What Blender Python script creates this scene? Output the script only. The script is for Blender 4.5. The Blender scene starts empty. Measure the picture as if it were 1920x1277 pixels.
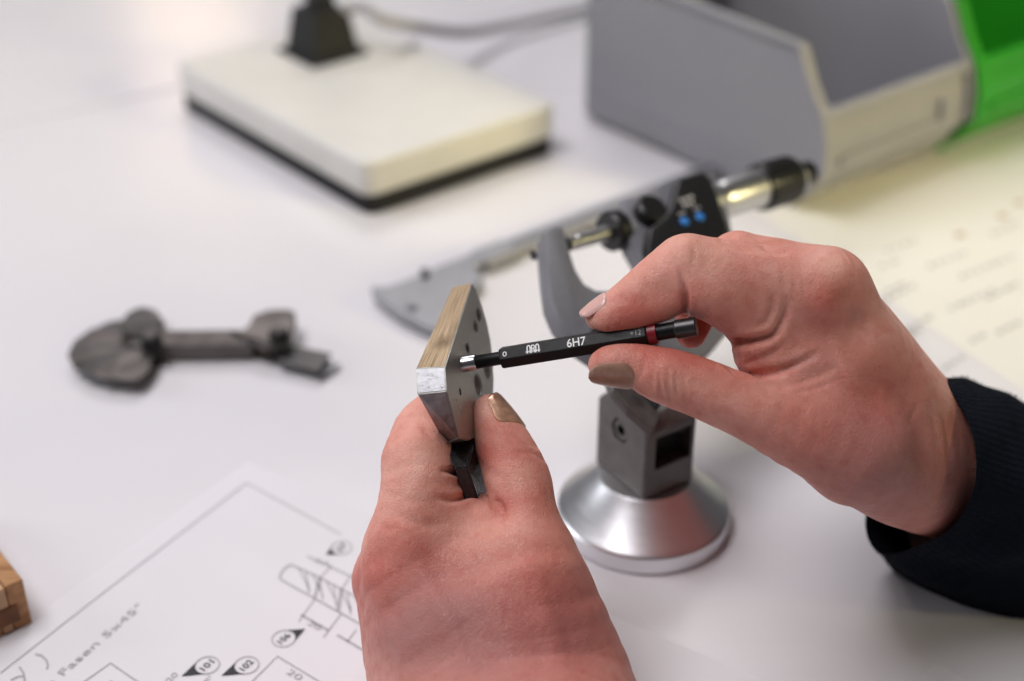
import bpy, bmesh, math, random
import numpy as np
from mathutils import Vector, Matrix, Quaternion

scene = bpy.context.scene
COL = scene.collection
random.seed(7)
RNG = np.random.default_rng(7)

# ------------------------------------------------------------------ camera
PITCH = math.radians(31.0)          # looking down at the bench
CAM = Vector((0.0, 0.0, 0.342))     # metres above the table top (z = 0)
FPX = 2667.0                        # 50 mm lens on a 36 mm sensor, in photo pixels
FOCUS = 0.444
cam_data = bpy.data.cameras.new("camera")
cam_data.lens = 50.0
cam_data.sensor_width = 36.0
cam_data.clip_start = 0.01
cam_data.clip_end = 50.0
cam_data.dof.use_dof = True
cam_data.dof.focus_distance = 0.437
cam_data.dof.aperture_fstop = 5.0
cam = bpy.data.objects.new("camera", cam_data)
COL.objects.link(cam)
cam.location = CAM
cam.rotation_euler = (math.pi / 2 - PITCH, 0, 0)
scene.camera = cam

# ------------------------------------------------------------------ world and lamps (indoor: soft ceiling light)
world = bpy.data.worlds.new("World")
scene.world = world
world.use_nodes = True
bg = world.node_tree.nodes["Background"]
bg.inputs[0].default_value = (0.95, 0.93, 1.0, 1)
bg.inputs[1].default_value = 0.07


def area_lamp(name, loc, target, size, energy, color, size_y=None):
    d = bpy.data.lights.new(name, 'AREA')
    d.energy = energy
    d.color = color
    d.size = size
    if size_y:
        d.shape = 'RECTANGLE'
        d.size_y = size_y
    o = bpy.data.objects.new(name, d)
    COL.objects.link(o)
    o.location = loc
    o.rotation_euler = (Vector(target) - Vector(loc)).to_track_quat('-Z', 'Y').to_euler()
    return o


area_lamp("ceiling_lamp", (-0.60, 0.36, 1.55), (0.0, 0.5, 0.05), 1.0, 18.0, (1.0, 0.97, 1.0), 0.6)
area_lamp("ceiling_lamp", (-0.2, 2.5, 2.3), (0.0, 0.6, 0.0), 1.3, 25.0, (1.0, 0.97, 0.99), 0.7)
area_lamp("window_light", (-1.8, 0.80, 0.62), (0.0, 0.65, 0.05), 0.6, 9.0, (0.93, 0.95, 1.0), 0.8)
area_lamp("warm_lamp", (1.20, 0.12, 0.52), (0.10, 0.80, 0.0), 0.3, 0.60, (1.0, 0.87, 0.46), 0.3).data.spread = math.radians(34)
area_lamp("warm_window", (-0.605, 2.63, 0.584), (-0.22, 1.0, 0.0), 0.22, 0.7, (1.0, 0.74, 0.52), 0.34)

scene.view_settings.view_transform = 'Standard'
scene.view_settings.look = 'None'
scene.view_settings.exposure = 0.1
scene.view_settings.gamma = 1.0
scene.view_settings.use_curve_mapping = False

# ------------------------------------------------------------------ pixel <-> space helpers
AX_R = Vector((1, 0, 0))
AX_U = Vector((0, math.sin(PITCH), math.cos(PITCH)))
AX_F = Vector((0, math.cos(PITCH), -math.sin(PITCH)))


def ray(px, py):
    return AX_R * ((px - 960.0) / FPX) + AX_U * ((638.5 - py) / FPX) + AX_F


def at(px, py, d):
    """point seen at photo pixel (px, py) at camera depth d (metres)"""
    return CAM + ray(px, py) * d


def on_z(px, py, z=0.0):
    r = ray(px, py)
    return CAM + r * ((z - CAM.z) / r.z)


def on_plane(px, py, p0, n):
    r = ray(px, py)
    return CAM + r * ((p0 - CAM).dot(n) / r.dot(n))


def cdir(x, y, z):
    """direction from camera axes: right, up, towards the viewer"""
    return (AX_R * x + AX_U * y - AX_F * z).normalized()


# ------------------------------------------------------------------ materials
MATS = {}


def mat(name, color, rough=0.5, metal=0.0, spec=0.5, var=0.0, var_scale=200.0, bump=0.0, bump_scale=800.0,
        stretch=(1, 1, 1), rough_var=0.0, dark=None, coat=0.0, sheen=0.0, emit=None):
    m = bpy.data.materials.new(name)
    m.use_nodes = True
    nt = m.node_tree
    b = nt.nodes["Principled BSDF"]
    b.inputs["Base Color"].default_value = (*color, 1)
    b.inputs["Roughness"].default_value = rough
    b.inputs["Metallic"].default_value = metal
    b.inputs["Specular IOR Level"].default_value = spec
    b.inputs["Coat Weight"].default_value = coat
    b.inputs["Sheen Weight"].default_value = sheen
    if emit:
        b.inputs["Emission Color"].default_value = (*emit[:3], 1)
        b.inputs["Emission Strength"].default_value = emit[3]
    if var or bump or rough_var:
        tc = nt.nodes.new("ShaderNodeTexCoord")
        mp = nt.nodes.new("ShaderNodeMapping")
        mp.inputs["Scale"].default_value = stretch
        nt.links.new(tc.outputs["Object"], mp.inputs[0])
    if var or rough_var:
        nz = nt.nodes.new("ShaderNodeTexNoise")
        nz.inputs["Scale"].default_value = var_scale
        nz.inputs["Detail"].default_value = 6
        nt.links.new(mp.outputs[0], nz.inputs["Vector"])
        rmp = nt.nodes.new("ShaderNodeMapRange")
        rmp.inputs[1].default_value = 0.3
        rmp.inputs[2].default_value = 0.7
        nt.links.new(nz.outputs["Fac"], rmp.inputs[0])
        if var:
            mx = nt.nodes.new("ShaderNodeMix")
            mx.data_type = 'RGBA'
            dk = dark or tuple(c * (1 - var) for c in color)
            mx.inputs[6].default_value = (*dk, 1)
            mx.inputs[7].default_value = (*[min(1, c * (1 + var * 0.4)) for c in color], 1)
            nt.links.new(rmp.outputs[0], mx.inputs[0])
            nt.links.new(mx.outputs[2], b.inputs["Base Color"])
        if rough_var:
            r2 = nt.nodes.new("ShaderNodeMapRange")
            r2.inputs[3].default_value = max(0.02, rough - rough_var)
            r2.inputs[4].default_value = min(1, rough + rough_var)
            nt.links.new(rmp.outputs[0], r2.inputs[0])
            nt.links.new(r2.outputs[0], b.inputs["Roughness"])
    if bump:
        n2 = nt.nodes.new("ShaderNodeTexNoise")
        n2.inputs["Scale"].default_value = bump_scale
        n2.inputs["Detail"].default_value = 4
        nt.links.new(mp.outputs[0], n2.inputs["Vector"])
        bp = nt.nodes.new("ShaderNodeBump")
        bp.inputs["Strength"].default_value = bump
        bp.inputs["Distance"].default_value = 0.0005
        nt.links.new(n2.outputs["Fac"], bp.inputs["Height"])
        nt.links.new(bp.outputs[0], b.inputs["Normal"])
    MATS[name] = m
    return m


M_TABLE = mat("table_laminate", (0.735, 0.715, 0.735), 0.24, 0, 0.32, var=0.02, var_scale=9, rough_var=0.04, bump=0.03, bump_scale=900)
M_PAPER = mat("paper_white", (0.76, 0.745, 0.765), 0.75, 0, 0.2, var=0.02, var_scale=30)
M_PAPER2 = mat("paper_cream", (0.75, 0.73, 0.68), 0.75, 0, 0.2, var=0.02, var_scale=30)
M_INK = mat("ink_black", (0.03, 0.03, 0.035), 0.7)
M_INKG = mat("ink_grey", (0.43, 0.42, 0.43), 0.8)
M_INKL = mat("ink_pale", (0.40, 0.39, 0.38), 0.8)
M_STEEL = mat("steel_face", (0.42, 0.415, 0.385), 0.42, 1.0, var=0.22, var_scale=900, bump=0.35, bump_scale=3500, rough_var=0.08)
M_STEELB = mat("steel_lit", (0.62, 0.62, 0.64), 0.36, 1.0, var=0.12, var_scale=700, bump=0.10, bump_scale=1500, rough_var=0.1)  # lit copy of the plate steel, facet brightness put into the colour
M_STEELD = mat("steel_shaded", (0.23, 0.20, 0.205), 0.40, 1.0, var=0.3, var_scale=350, bump=0.2, bump_scale=1200, rough_var=0.1)  # shaded copy of the plate steel, for the lower facet
M_BLACKST = mat("steel_black", (0.035, 0.033, 0.036), 0.32, 0.6, var=0.4, var_scale=500, rough_var=0.12, bump=0.2, bump_scale=1500)
M_GAUGE = mat("gauge_black", (0.006, 0.006, 0.0065), 0.38, 0, 0.22, var=0.2, var_scale=700, rough_var=0.07, bump=0.12, bump_scale=4000)
M_PIN = mat("pin_steel", (0.46, 0.45, 0.45), 0.24, 1.0)
M_PIND = mat("pin_steel_shaded", (0.05, 0.048, 0.048), 0.34, 0.7, var=0.1, var_scale=300, rough_var=0.05)  # shaded copy of the pin steel, dark as if between the fingers
M_RED = mat("ring_red", (0.20, 0.004, 0.012), 0.4)  # red lowered to carry the shade around the ring
M_WHITEP = mat("print_white", (0.82, 0.82, 0.80), 0.6)
M_ALU = mat("turned_aluminium", (0.80, 0.80, 0.82), 0.31, 1.0, var=0.03, var_scale=60, stretch=(1, 1, 30), rough_var=0.03)
_b = M_ALU.node_tree.nodes["Principled BSDF"]
_t = M_ALU.node_tree.nodes.new("ShaderNodeTangent")
_t.direction_type = 'RADIAL'
_t.axis = 'Z'
_b.inputs["Anisotropic"].default_value = 0.5
M_ALU.node_tree.links.new(_t.outputs[0], _b.inputs["Tangent"])
M_CLAMP = mat("clamp_steel", (0.15, 0.138, 0.13), 0.48, 0.75, var=0.35, var_scale=170, bump=0.3, bump_scale=700, rough_var=0.1)
M_MICG = mat("frame_grey_paint", (0.165, 0.165, 0.18), 0.42, 0, 0.5, var=0.08, var_scale=400, bump=0.25, bump_scale=2600)
M_MICB = mat("plastic_black", (0.012, 0.012, 0.012), 0.35, 0, 0.4, var=0.2, var_scale=300, bump=0.1, bump_scale=2500)
M_CHROME = mat("satin_chrome", (0.58, 0.58, 0.57), 0.34, 1.0, var=0.05, var_scale=200)
M_BLUE = mat("button_blue", (0.02, 0.20, 0.62), 0.3, 0, 0.5, coat=0.5)
M_CAL = mat("caliper_steel", (0.33, 0.33, 0.35), 0.45, 0.55, var=0.12, var_scale=150, rough_var=0.06)
M_CALD = mat("caliper_dark", (0.16, 0.16, 0.17), 0.45, 0.7, var=0.2, var_scale=150)
M_RG = mat("leaf_steel", (0.11, 0.104, 0.103), 0.42, 0.6, var=0.3, var_scale=90, rough_var=0.1)
M_RG2 = mat("leaf_steel_pale", (0.21, 0.19, 0.18), 0.36, 0.8, var=0.3, var_scale=90, rough_var=0.1)  # paler leaf tone, alternated so the fan reads
M_RGH = mat("holder_steel", (0.145, 0.13, 0.125), 0.42, 0.7, var=0.3, var_scale=120, rough_var=0.1)
M_BEIGE = mat("housing_cream", (0.66, 0.645, 0.605), 0.42, 0, 0.45, var=0.08, var_scale=18, bump=0.15, bump_scale=1500)
M_RUB = mat("rubber_black", (0.014, 0.014, 0.015), 0.6, 0, 0.3, var=0.2, var_scale=60)
M_CABLE = mat("cable_grey", (0.36, 0.345, 0.36), 0.5, 0, 0.4)
M_BIN = mat("bin_grey", (0.265, 0.262, 0.282), 0.48, 0, 0.4, var=0.04, var_scale=20, bump=0.1, bump_scale=900)
M_BING = mat("bin_green", (0.018, 0.26, 0.010), 0.42, 0, 0.4, var=0.06, var_scale=20, bump=0.1, bump_scale=900)
M_PEN = mat("pen_green", (0.006, 0.05, 0.025), 0.3)
M_DARK = mat("recess_shade", (0.006, 0.006, 0.006), 0.8)  # black standing in for the shade in slot and gap


def mat_brushed():
    """plate edge: machined surface with its warm reflection painted as a brass tone, streaks along the edge and a brown stain"""
    m = mat("edge_brushed", (0.50, 0.39, 0.25), 0.36, 1.0)
    nt = m.node_tree
    b = nt.nodes["Principled BSDF"]
    tc = nt.nodes.new("ShaderNodeTexCoord")
    mp = nt.nodes.new("ShaderNodeMapping")
    mp.inputs["Scale"].default_value = (1, 1, 1)
    nt.links.new(tc.outputs["UV"], mp.inputs[0])
    mp.inputs["Scale"].default_value = (1.2, 60, 1)
    n1 = nt.nodes.new("ShaderNodeTexNoise")
    n1.inputs["Scale"].default_value = 2.2
    n1.inputs["Detail"].default_value = 8
    nt.links.new(mp.outputs[0], n1.inputs["Vector"])
    cr = nt.nodes.new("ShaderNodeValToRGB")
    cr.color_ramp.elements[0].position = 0.40
    cr.color_ramp.elements[0].color = (0.22, 0.155, 0.085, 1)
    cr.color_ramp.elements[1].position = 0.60
    cr.color_ramp.elements[1].color = (0.80, 0.61, 0.41, 1)
    nt.links.new(n1.outputs["Fac"], cr.inputs[0])
    n2 = nt.nodes.new("ShaderNodeTexNoise")
    n2.inputs["Scale"].default_value = 4.5
    n2.inputs["Detail"].default_value = 5
    nt.links.new(tc.outputs["UV"], n2.inputs["Vector"])
    # stain: centred at u = .68, v = .45 along the facet
    sv = nt.nodes.new("ShaderNodeVectorMath")
    sv.operation = 'DISTANCE'
    sv.inputs[1].default_value = (0.70, 0.35, 0)
    mp2 = nt.nodes.new("ShaderNodeMapping")
    mp2.inputs["Scale"].default_value = (1, 0.22, 0)
    mp2.inputs["Location"].default_value = (0, 0.26, 0)
    nt.links.new(tc.outputs["UV"], mp2.inputs[0])
    nt.links.new(mp2.outputs[0], sv.inputs[0])
    mr = nt.nodes.new("ShaderNodeMapRange")
    mr.inputs[1].default_value = 0.12
    mr.inputs[2].default_value = 0.0
    nt.links.new(sv.outputs["Value"], mr.inputs[0])
    mu = nt.nodes.new("ShaderNodeMath")
    mu.operation = 'MULTIPLY'
    nt.links.new(mr.outputs[0], mu.inputs[0])
    mr2 = nt.nodes.new("ShaderNodeMapRange")
    mr2.inputs[1].default_value = 0.35
    mr2.inputs[2].default_value = 0.6
    nt.links.new(n2.outputs["Fac"], mr2.inputs[0])
    nt.links.new(mr2.outputs[0], mu.inputs[1])
    mx = nt.nodes.new("ShaderNodeMix")
    mx.data_type = 'RGBA'
    nt.links.new(mu.outputs[0], mx.inputs[0])
    nt.links.new(cr.outputs[0], mx.inputs[6])
    mx.inputs[7].default_value = (0.10, 0.06, 0.03, 1)
    nt.links.new(mx.outputs[2], b.inputs["Base Color"])
    bp = nt.nodes.new("ShaderNodeBump")
    bp.inputs["Strength"].default_value = 0.35
    bp.inputs["Distance"].default_value = 0.0004
    nt.links.new(n1.outputs["Fac"], bp.inputs["Height"])
    nt.links.new(bp.outputs[0], b.inputs["Normal"])
    return m


M_EDGE = mat_brushed()


def mat_wood():
    m = mat("wood_oak", (0.42, 0.21, 0.085), 0.5, 0, 0.35)
    nt = m.node_tree
    b = nt.nodes["Principled BSDF"]
    tc = nt.nodes.new("ShaderNodeTexCoord")
    mp = nt.nodes.new("ShaderNodeMapping")
    mp.inputs["Scale"].default_value = (40, 300, 300)
    nt.links.new(tc.outputs["Object"], mp.inputs[0])
    n1 = nt.nodes.new("ShaderNodeTexNoise")
    n1.inputs["Scale"].default_value = 1.0
    n1.inputs["Detail"].default_value = 6
    nt.links.new(mp.outputs[0], n1.inputs["Vector"])
    cr = nt.nodes.new("ShaderNodeValToRGB")
    cr.color_ramp.elements[0].position = 0.3
    cr.color_ramp.elements[0].color = (0.27, 0.115, 0.04, 1)
    cr.color_ramp.elements[1].position = 0.7
    cr.color_ramp.elements[1].color = (0.52, 0.28, 0.12, 1)
    nt.links.new(n1.outputs["Fac"], cr.inputs[0])
    nt.links.new(cr.outputs[0], b.inputs["Base Color"])
    return m


M_WOOD = mat_wood()
M_WOODD = mat("wood_dark", (0.17, 0.065, 0.025), 0.55, 0, 0.3, var=0.3, var_scale=200)


def mat_sleeve():
    m = mat("navy_knit", (0.0045, 0.0065, 0.012), 0.95, 0, 0.08, sheen=0.0)
    nt = m.node_tree
    b = nt.nodes["Principled BSDF"]
    b.inputs["Sheen Roughness"].default_value = 0.5
    b.inputs["Sheen Tint"].default_value = (0.12, 0.2, 0.35, 1)
    tc = nt.nodes.new("ShaderNodeTexCoord")
    w = nt.nodes.new("ShaderNodeTexWave")
    w.bands_direction = 'Y'
    w.inputs["Scale"].default_value = 22
    w.inputs["Distortion"].default_value = 2.0
    w.inputs["Detail"].default_value = 3
    w.inputs["Detail Scale"].default_value = 3
    nt.links.new(tc.outputs["UV"], w.inputs["Vector"])
    nz = nt.nodes.new("ShaderNodeTexNoise")
    nz.inputs["Scale"].default_value = 1800
    nt.links.new(tc.outputs["Object"], nz.inputs["Vector"])
    ad = nt.nodes.new("ShaderNodeMath")
    ad.operation = 'MULTIPLY_ADD'
    ad.inputs[1].default_value = 1.2
    nt.links.new(nz.outputs["Fac"], ad.inputs[0])
    nt.links.new(w.outputs["Fac"], ad.inputs[2])
    bp = nt.nodes.new("ShaderNodeBump")
    bp.inputs["Strength"].default_value = 0.45
    bp.inputs["Distance"].default_value = 0.0006
    nt.links.new(ad.outputs[0], bp.inputs["Height"])
    nt.links.new(bp.outputs[0], b.inputs["Normal"])
    return m


M_SLEEVE = mat_sleeve()


def mat_skin():
    m = bpy.data.materials.new("skin")
    m.use_nodes = True
    nt = m.node_tree
    N = nt.nodes
    L = nt.links
    b = N["Principled BSDF"]
    tc = N.new("ShaderNodeTexCoord")

    def noise(scale, detail=4, rough=0.5):
        n = N.new("ShaderNodeTexNoise")
        n.inputs["Scale"].default_value = scale
        n.inputs["Detail"].default_value = detail
        n.inputs["Roughness"].default_value = rough
        L.new(tc.outputs["Object"], n.inputs["Vector"])
        return n

    def rng(sock, a, c, lo=0.0, hi=1.0):
        r = N.new("ShaderNodeMapRange")
        r.inputs[1].default_value = a
        r.inputs[2].default_value = c
        r.inputs[3].default_value = lo
        r.inputs[4].default_value = hi
        L.new(sock, r.inputs[0])
        return r.outputs[0]

    def mixc(fac, a, c):
        x = N.new("ShaderNodeMix")
        x.data_type = 'RGBA'
        L.new(fac, x.inputs[0])
        for i, v in ((6, a), (7, c)):
            if isinstance(v, tuple):
                x.inputs[i].default_value = (*v, 1)
            else:
                L.new(v, x.inputs[i])
        return x.outputs[2]

    def math_(op, a, c):
        x = N.new("ShaderNodeMath")
        x.operation = op
        for i, v in enumerate((a, c)):
            if isinstance(v, (int, float)):
                x.inputs[i].default_value = v
            else:
                L.new(v, x.inputs[i])
        return x.outputs[0]

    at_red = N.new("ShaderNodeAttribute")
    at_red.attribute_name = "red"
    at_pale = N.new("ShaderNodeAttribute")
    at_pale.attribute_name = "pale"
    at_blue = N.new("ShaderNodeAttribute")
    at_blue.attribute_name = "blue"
    n_big = noise(70, 3)
    n_mid = noise(260, 5, 0.6)
    n_fine = noise(1400, 3)
    base = mixc(rng(n_big.outputs["Fac"], 0.35, 0.65), (0.69, 0.285, 0.215), (0.78, 0.385, 0.31))
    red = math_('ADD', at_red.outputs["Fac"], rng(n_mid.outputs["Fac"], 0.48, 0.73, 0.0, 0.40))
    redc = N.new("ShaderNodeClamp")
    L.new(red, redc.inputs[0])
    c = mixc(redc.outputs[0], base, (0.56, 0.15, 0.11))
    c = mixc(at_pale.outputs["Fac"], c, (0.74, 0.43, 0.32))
    c = mixc(at_blue.outputs["Fac"], c, (0.34, 0.15, 0.14))  # dark tone: vein tint and painted shade
    c = mixc(rng(n_fine.outputs["Fac"], 0.62, 0.80, 0, 0.35), c, (0.45, 0.17, 0.12))
    L.new(c, b.inputs["Base Color"])
    b.inputs["Subsurface Weight"].default_value = 0.35
    b.inputs["Subsurface Radius"].default_value = (1.0, 0.35, 0.2)
    b.inputs["Subsurface Scale"].default_value = 0.0035
    b.inputs["Specular IOR Level"].default_value = 0.45
    L.new(rng(n_mid.outputs["Fac"], 0.3, 0.7, 0.40, 0.56), b.inputs["Roughness"])
    # fine skin relief: cells and lines
    v = N.new("ShaderNodeTexVoronoi")
    v.feature = 'DISTANCE_TO_EDGE'
    v.inputs["Scale"].default_value = 1100
    warp = N.new("ShaderNodeVectorMath")
    warp.operation = 'MULTIPLY_ADD'
    nv = noise(700, 3)
    L.new(nv.outputs["Color"], warp.inputs[0])
    warp.inputs[1].default_value = (0.0012, 0.0012, 0.0012)
    L.new(tc.outputs["Object"], warp.inputs[2])
    L.new(warp.outputs[0], v.inputs["Vector"])
    cell = rng(v.outputs["Distance"], 0.0, 0.12)
    h = math_('ADD', math_('MULTIPLY', cell, 0.30), math_('MULTIPLY', n_fine.outputs["Fac"], 0.6))
    h = math_('ADD', h, math_('MULTIPLY', n_mid.outputs["Fac"], 1.4))
    bp = N.new("ShaderNodeBump")
    bp.inputs["Strength"].default_value = 0.7
    bp.inputs["Distance"].default_value = 0.00045
    L.new(h, bp.inputs["Height"])
    L.new(bp.outputs[0], b.inputs["Normal"])
    return m


M_SKIN = mat_skin()


def mat_nail(name, color, rough, metal, var):
    m = mat(name, color, rough, metal, 0.6, var=var, var_scale=500, stretch=(1, 1, 1), coat=0.25, bump=0.1, bump_scale=900)
    b = m.node_tree.nodes["Principled BSDF"]
    b.inputs["Coat Roughness"].default_value = 0.25
    return m


M_NAILT = mat_nail("nail_tan", (0.36, 0.195, 0.135), 0.36, 0.12, 0.2)
M_NAILP = mat_nail("nail_pale", (0.70, 0.42, 0.37), 0.25, 0.0, 0.05)
M_NAILG = mat_nail("nail_gold", (0.58, 0.32, 0.20), 0.27, 0.45, 0.3)


# ------------------------------------------------------------------ object helpers
def empty(name, loc, label, cat, group=None):
    o = bpy.data.objects.new(name, None)
    o.empty_display_size = 0.01
    COL.objects.link(o)
    o.location = loc
    o["label"] = label
    o["category"] = cat
    if group:
        o["group"] = group
    return o


def link(name, me, material, parent=None, smooth=None, kind=None):
    """mesh in world coordinates -> object; vertices are made relative to the thing's base"""
    if parent is not None:
        p = parent
        off = Vector((0, 0, 0))
        while p is not None:
            off += p.location
            p = p.parent
        me.transform(Matrix.Translation(-off))
    if material is not None:
        if isinstance(material, (list, tuple)):
            for mm in material:
                me.materials.append(mm)
        else:
            me.materials.append(material)
    if smooth is not None:
        for p in me.polygons:
            p.use_smooth = True
        if smooth < 180:
            try:
                me.set_sharp_from_angle(angle=math.radians(smooth))
            except Exception:
                pass
    o = bpy.data.objects.new(name, me)
    COL.objects.link(o)
    o.parent = parent
    if kind:
        o["kind"] = kind
    return o


def bm_mesh(bm):
    bmesh.ops.recalc_face_normals(bm, faces=bm.faces)
    me = bpy.data.meshes.new("m")
    bm.to_mesh(me)
    bm.free()
    return me


def box_mesh(c, ax, half, bevel=0.0, seg=2):
    """c centre, ax three unit vectors, half sizes"""
    bm = bmesh.new()
    bmesh.ops.create_cube(bm, size=2.0)
    if bevel:
        for v in bm.verts:
            v.co = Vector((v.co.x * half[0], v.co.y * half[1], v.co.z * half[2]))
        bmesh.ops.bevel(bm, geom=list(bm.edges), offset=bevel, segments=seg, affect='EDGES', profile=0.5)
        for v in bm.verts:
            q = v.co.copy()
            v.co = c + ax[0] * q.x + ax[1] * q.y + ax[2] * q.z
    else:
        for v in bm.verts:
            q = v.co
            v.co = c + ax[0] * (q.x * half[0]) + ax[1] * (q.y * half[1]) + ax[2] * (q.z * half[2])
    return bm_mesh(bm)


def prism_mesh(pts, ext, bevel=0.0, seg=2):
    """polygon pts (world) extruded by vector ext"""
    bm = bmesh.new()
    a = [bm.verts.new(p) for p in pts]
    b = [bm.verts.new(p + ext) for p in pts]
    n = len(pts)
    bm.faces.new(a)
    bm.faces.new(b[::-1])
    for i in range(n):
        bm.faces.new((a[i], b[i], b[(i + 1) % n], a[(i + 1) % n]))
    bmesh.ops.recalc_face_normals(bm, faces=bm.faces)
    if bevel:
        es = [e for e in bm.edges if len(e.link_faces) == 2 and e.calc_face_angle(0) > 0.5]
        bmesh.ops.bevel(bm, geom=es, offset=bevel, segments=seg, affect='EDGES', profile=0.5, clamp_overlap=True)
    return bm_mesh(bm)


def frame_of(axis, hint=Vector((0, 0, 1))):
    a = axis.normalized()
    if abs(a.dot(hint)) > 0.95:
        hint = Vector((1, 0, 0))
    u = hint.cross(a).normalized()
    return u, a.cross(u).normalized(), a


def lathe_mesh(o, axis, prof, seg=48, hint=Vector((0, 0, 1)), phase=0.0):
    """prof: list of (t along axis, radius)"""
    u, v, a = frame_of(axis, hint)
    bm = bmesh.new()
    rings = []
    for t, r in prof:
        if r < 1e-7:
            rings.append([bm.verts.new(o + a * t)])
        else:
            rings.append([bm.verts.new(o + a * t + (u * math.cos(phase + 2 * math.pi * i / seg) + v * math.sin(phase + 2 * math.pi * i / seg)) * r) for i in range(seg)])
    for A, B in zip(rings[:-1], rings[1:]):
        for i in range(seg):
            j = (i + 1) % seg
            if len(A) == 1 and len(B) > 1:
                bm.faces.new((A[0], B[i], B[j]))
            elif len(B) == 1 and len(A) > 1:
                bm.faces.new((A[i], B[0], A[j]))
            elif len(A) > 1:
                bm.faces.new((A[i], B[i], B[j], A[j]))
    return bm_mesh(bm)


def tube_mesh(path, rad, seg=12, caps=True):
    pts = [Vector(p) for p in path]
    bm = bmesh.new()
    rings = []
    u = None
    for i, p in enumerate(pts):
        t = (pts[min(i + 1, len(pts) - 1)] - pts[max(i - 1, 0)]).normalized()
        if u is None:
            u = frame_of(t)[0]
        u = (u - t * u.dot(t)).normalized()
        v = t.cross(u)
        r = rad[i] if isinstance(rad, (list, tuple)) else rad
        rings.append([bm.verts.new(p + (u * math.cos(2 * math.pi * k / seg) + v * math.sin(2 * math.pi * k / seg)) * r) for k in range(seg)])
    for A, B in zip(rings[:-1], rings[1:]):
        for k in range(seg):
            bm.faces.new((A[k], A[(k + 1) % seg], B[(k + 1) % seg], B[k]))
    if caps:
        bm.faces.new(rings[0][::-1])
        bm.faces.new(rings[-1])
    return bm_mesh(bm)


def spline(pts, n=10):
    """Catmull-Rom through Vector points"""
    out = []
    P = [Vector(p) for p in pts]
    P = [P[0] * 2 - P[1]] + P + [P[-1] * 2 - P[-2]]
    for i in range(1, len(P) - 2):
        for k in range(n):
            t = k / n
            a, b, c, d = P[i - 1], P[i], P[i + 1], P[i + 2]
            out.append(0.5 * ((2 * b) + (c - a) * t + (2 * a - 5 * b + 4 * c - d) * t * t + (3 * b - a - 3 * c + d) * t ** 3))
    out.append(P[-2])
    return out


def ribbon_mesh(pts, width, nrm):
    """thin flat printed line along pts lying in the plane with normal nrm"""
    bm = bmesh.new()
    L, R = [], []
    for i, p in enumerate(pts):
        t = (pts[min(i + 1, len(pts) - 1)] - pts[max(i - 1, 0)]).normalized()
        s = nrm.cross(t).normalized() * (width / 2)
        L.append(bm.verts.new(p + s))
        R.append(bm.verts.new(p - s))
    for i in range(len(pts) - 1):
        bm.faces.new((R[i], R[i + 1], L[i + 1], L[i]))
    me = bpy.data.meshes.new("m")
    bm.to_mesh(me)
    bm.free()
    return me


def join_meshes(meshes):
    bm = bmesh.new()
    for me in meshes:
        bm.from_mesh(me)
        bpy.data.meshes.remove(me)
    out = bpy.data.meshes.new("m")
    bm.to_mesh(out)
    bm.free()
    return out


def text_mesh(body, origin, xdir, nrm, size, width=None, bold=0.0):
    """flat lettering; origin = baseline start, xdir = reading direction, nrm = out of the surface"""
    cu = bpy.data.curves.new("t", 'FONT')
    cu.body = body
    cu.size = 1.0
    cu.offset = bold
    cu.resolution_u = 3
    ob = bpy.data.objects.new("t", cu)
    COL.objects.link(ob)
    dg = bpy.context.evaluated_depsgraph_get()
    me = bpy.data.meshes.new_from_object(ob.evaluated_get(dg))
    bpy.data.objects.remove(ob)
    bpy.data.curves.remove(cu)
    xs = [v.co.x for v in me.vertices]
    ys = [v.co.y for v in me.vertices]
    x0, x1, y1 = min(xs), max(xs), max(ys)
    sy = size / y1
    sx = (width / (x1 - x0)) if width else sy
    x = xdir.normalized()
    y = nrm.cross(x).normalized()
    for v in me.vertices:
        v.co = origin + x * ((v.co.x - x0) * sx) + y * (v.co.y * sy)
    me.materials.clear()
    return me


def boolean_diff(me, cutters):
    a = bpy.data.objects.new("a", me)
    COL.objects.link(a)
    tmp = [a]
    for c in cutters:
        o = bpy.data.objects.new("c", c)
        COL.objects.link(o)
        tmp.append(o)
        md = a.modifiers.new("b", 'BOOLEAN')
        md.operation = 'DIFFERENCE'
        md.solver = 'EXACT'
        md.object = o
    dg = bpy.context.evaluated_depsgraph_get()
    out = bpy.data.meshes.new_from_object(a.evaluated_get(dg))
    for o in tmp:
        bpy.data.objects.remove(o)
    return out


Z = Vector((0, 0, 1))

# ------------------------------------------------------------------ the table
# two laminate panels meeting in a fine joint; seam direction read from the photo
s1, s2 = on_z(0, 237), on_z(350, 160)
sd = (s2 - s1).normalized()
sn = Vector((-sd.y, sd.x, 0))          # away from the camera side
table = bpy.data.objects.new("table", None)
COL.objects.link(table)
table["kind"] = "structure"
table["label"] = "white laminate workbench top with a fine joint between two panels"


def slab(name, pts):
    me = prism_mesh([Vector((p.x, p.y, 0)) for p in pts], Vector((0, 0, -0.03)), 0.0008, 2)
    return link(name, me, M_TABLE, table)


a0 = s1 - sd * 0.9 - sn * 0.0011
b0 = s1 + sd * 2.2 - sn * 0.0011
slab("table_panel", [a0, b0, b0 - sn * 1.6, a0 - sn * 1.6])
a1 = s1 - sd * 0.9 + sn * 0.0011
b1 = s1 + sd * 2.2 + sn * 0.0011
slab("table_panel", [a1, b1, b1 + sn * 1.2, a1 + sn * 1.2])

# ------------------------------------------------------------------ storage bins
BL, FL, FR = on_z(1095, 222), on_z(1488, 398), on_z(1790, 265)
bx = (FL - BL).normalized()               # back -> front
by = Vector((-bx.y, bx.x, 0))             # towards the far side
if by.dot(FR - FL) < 0:
    by = -by


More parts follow.
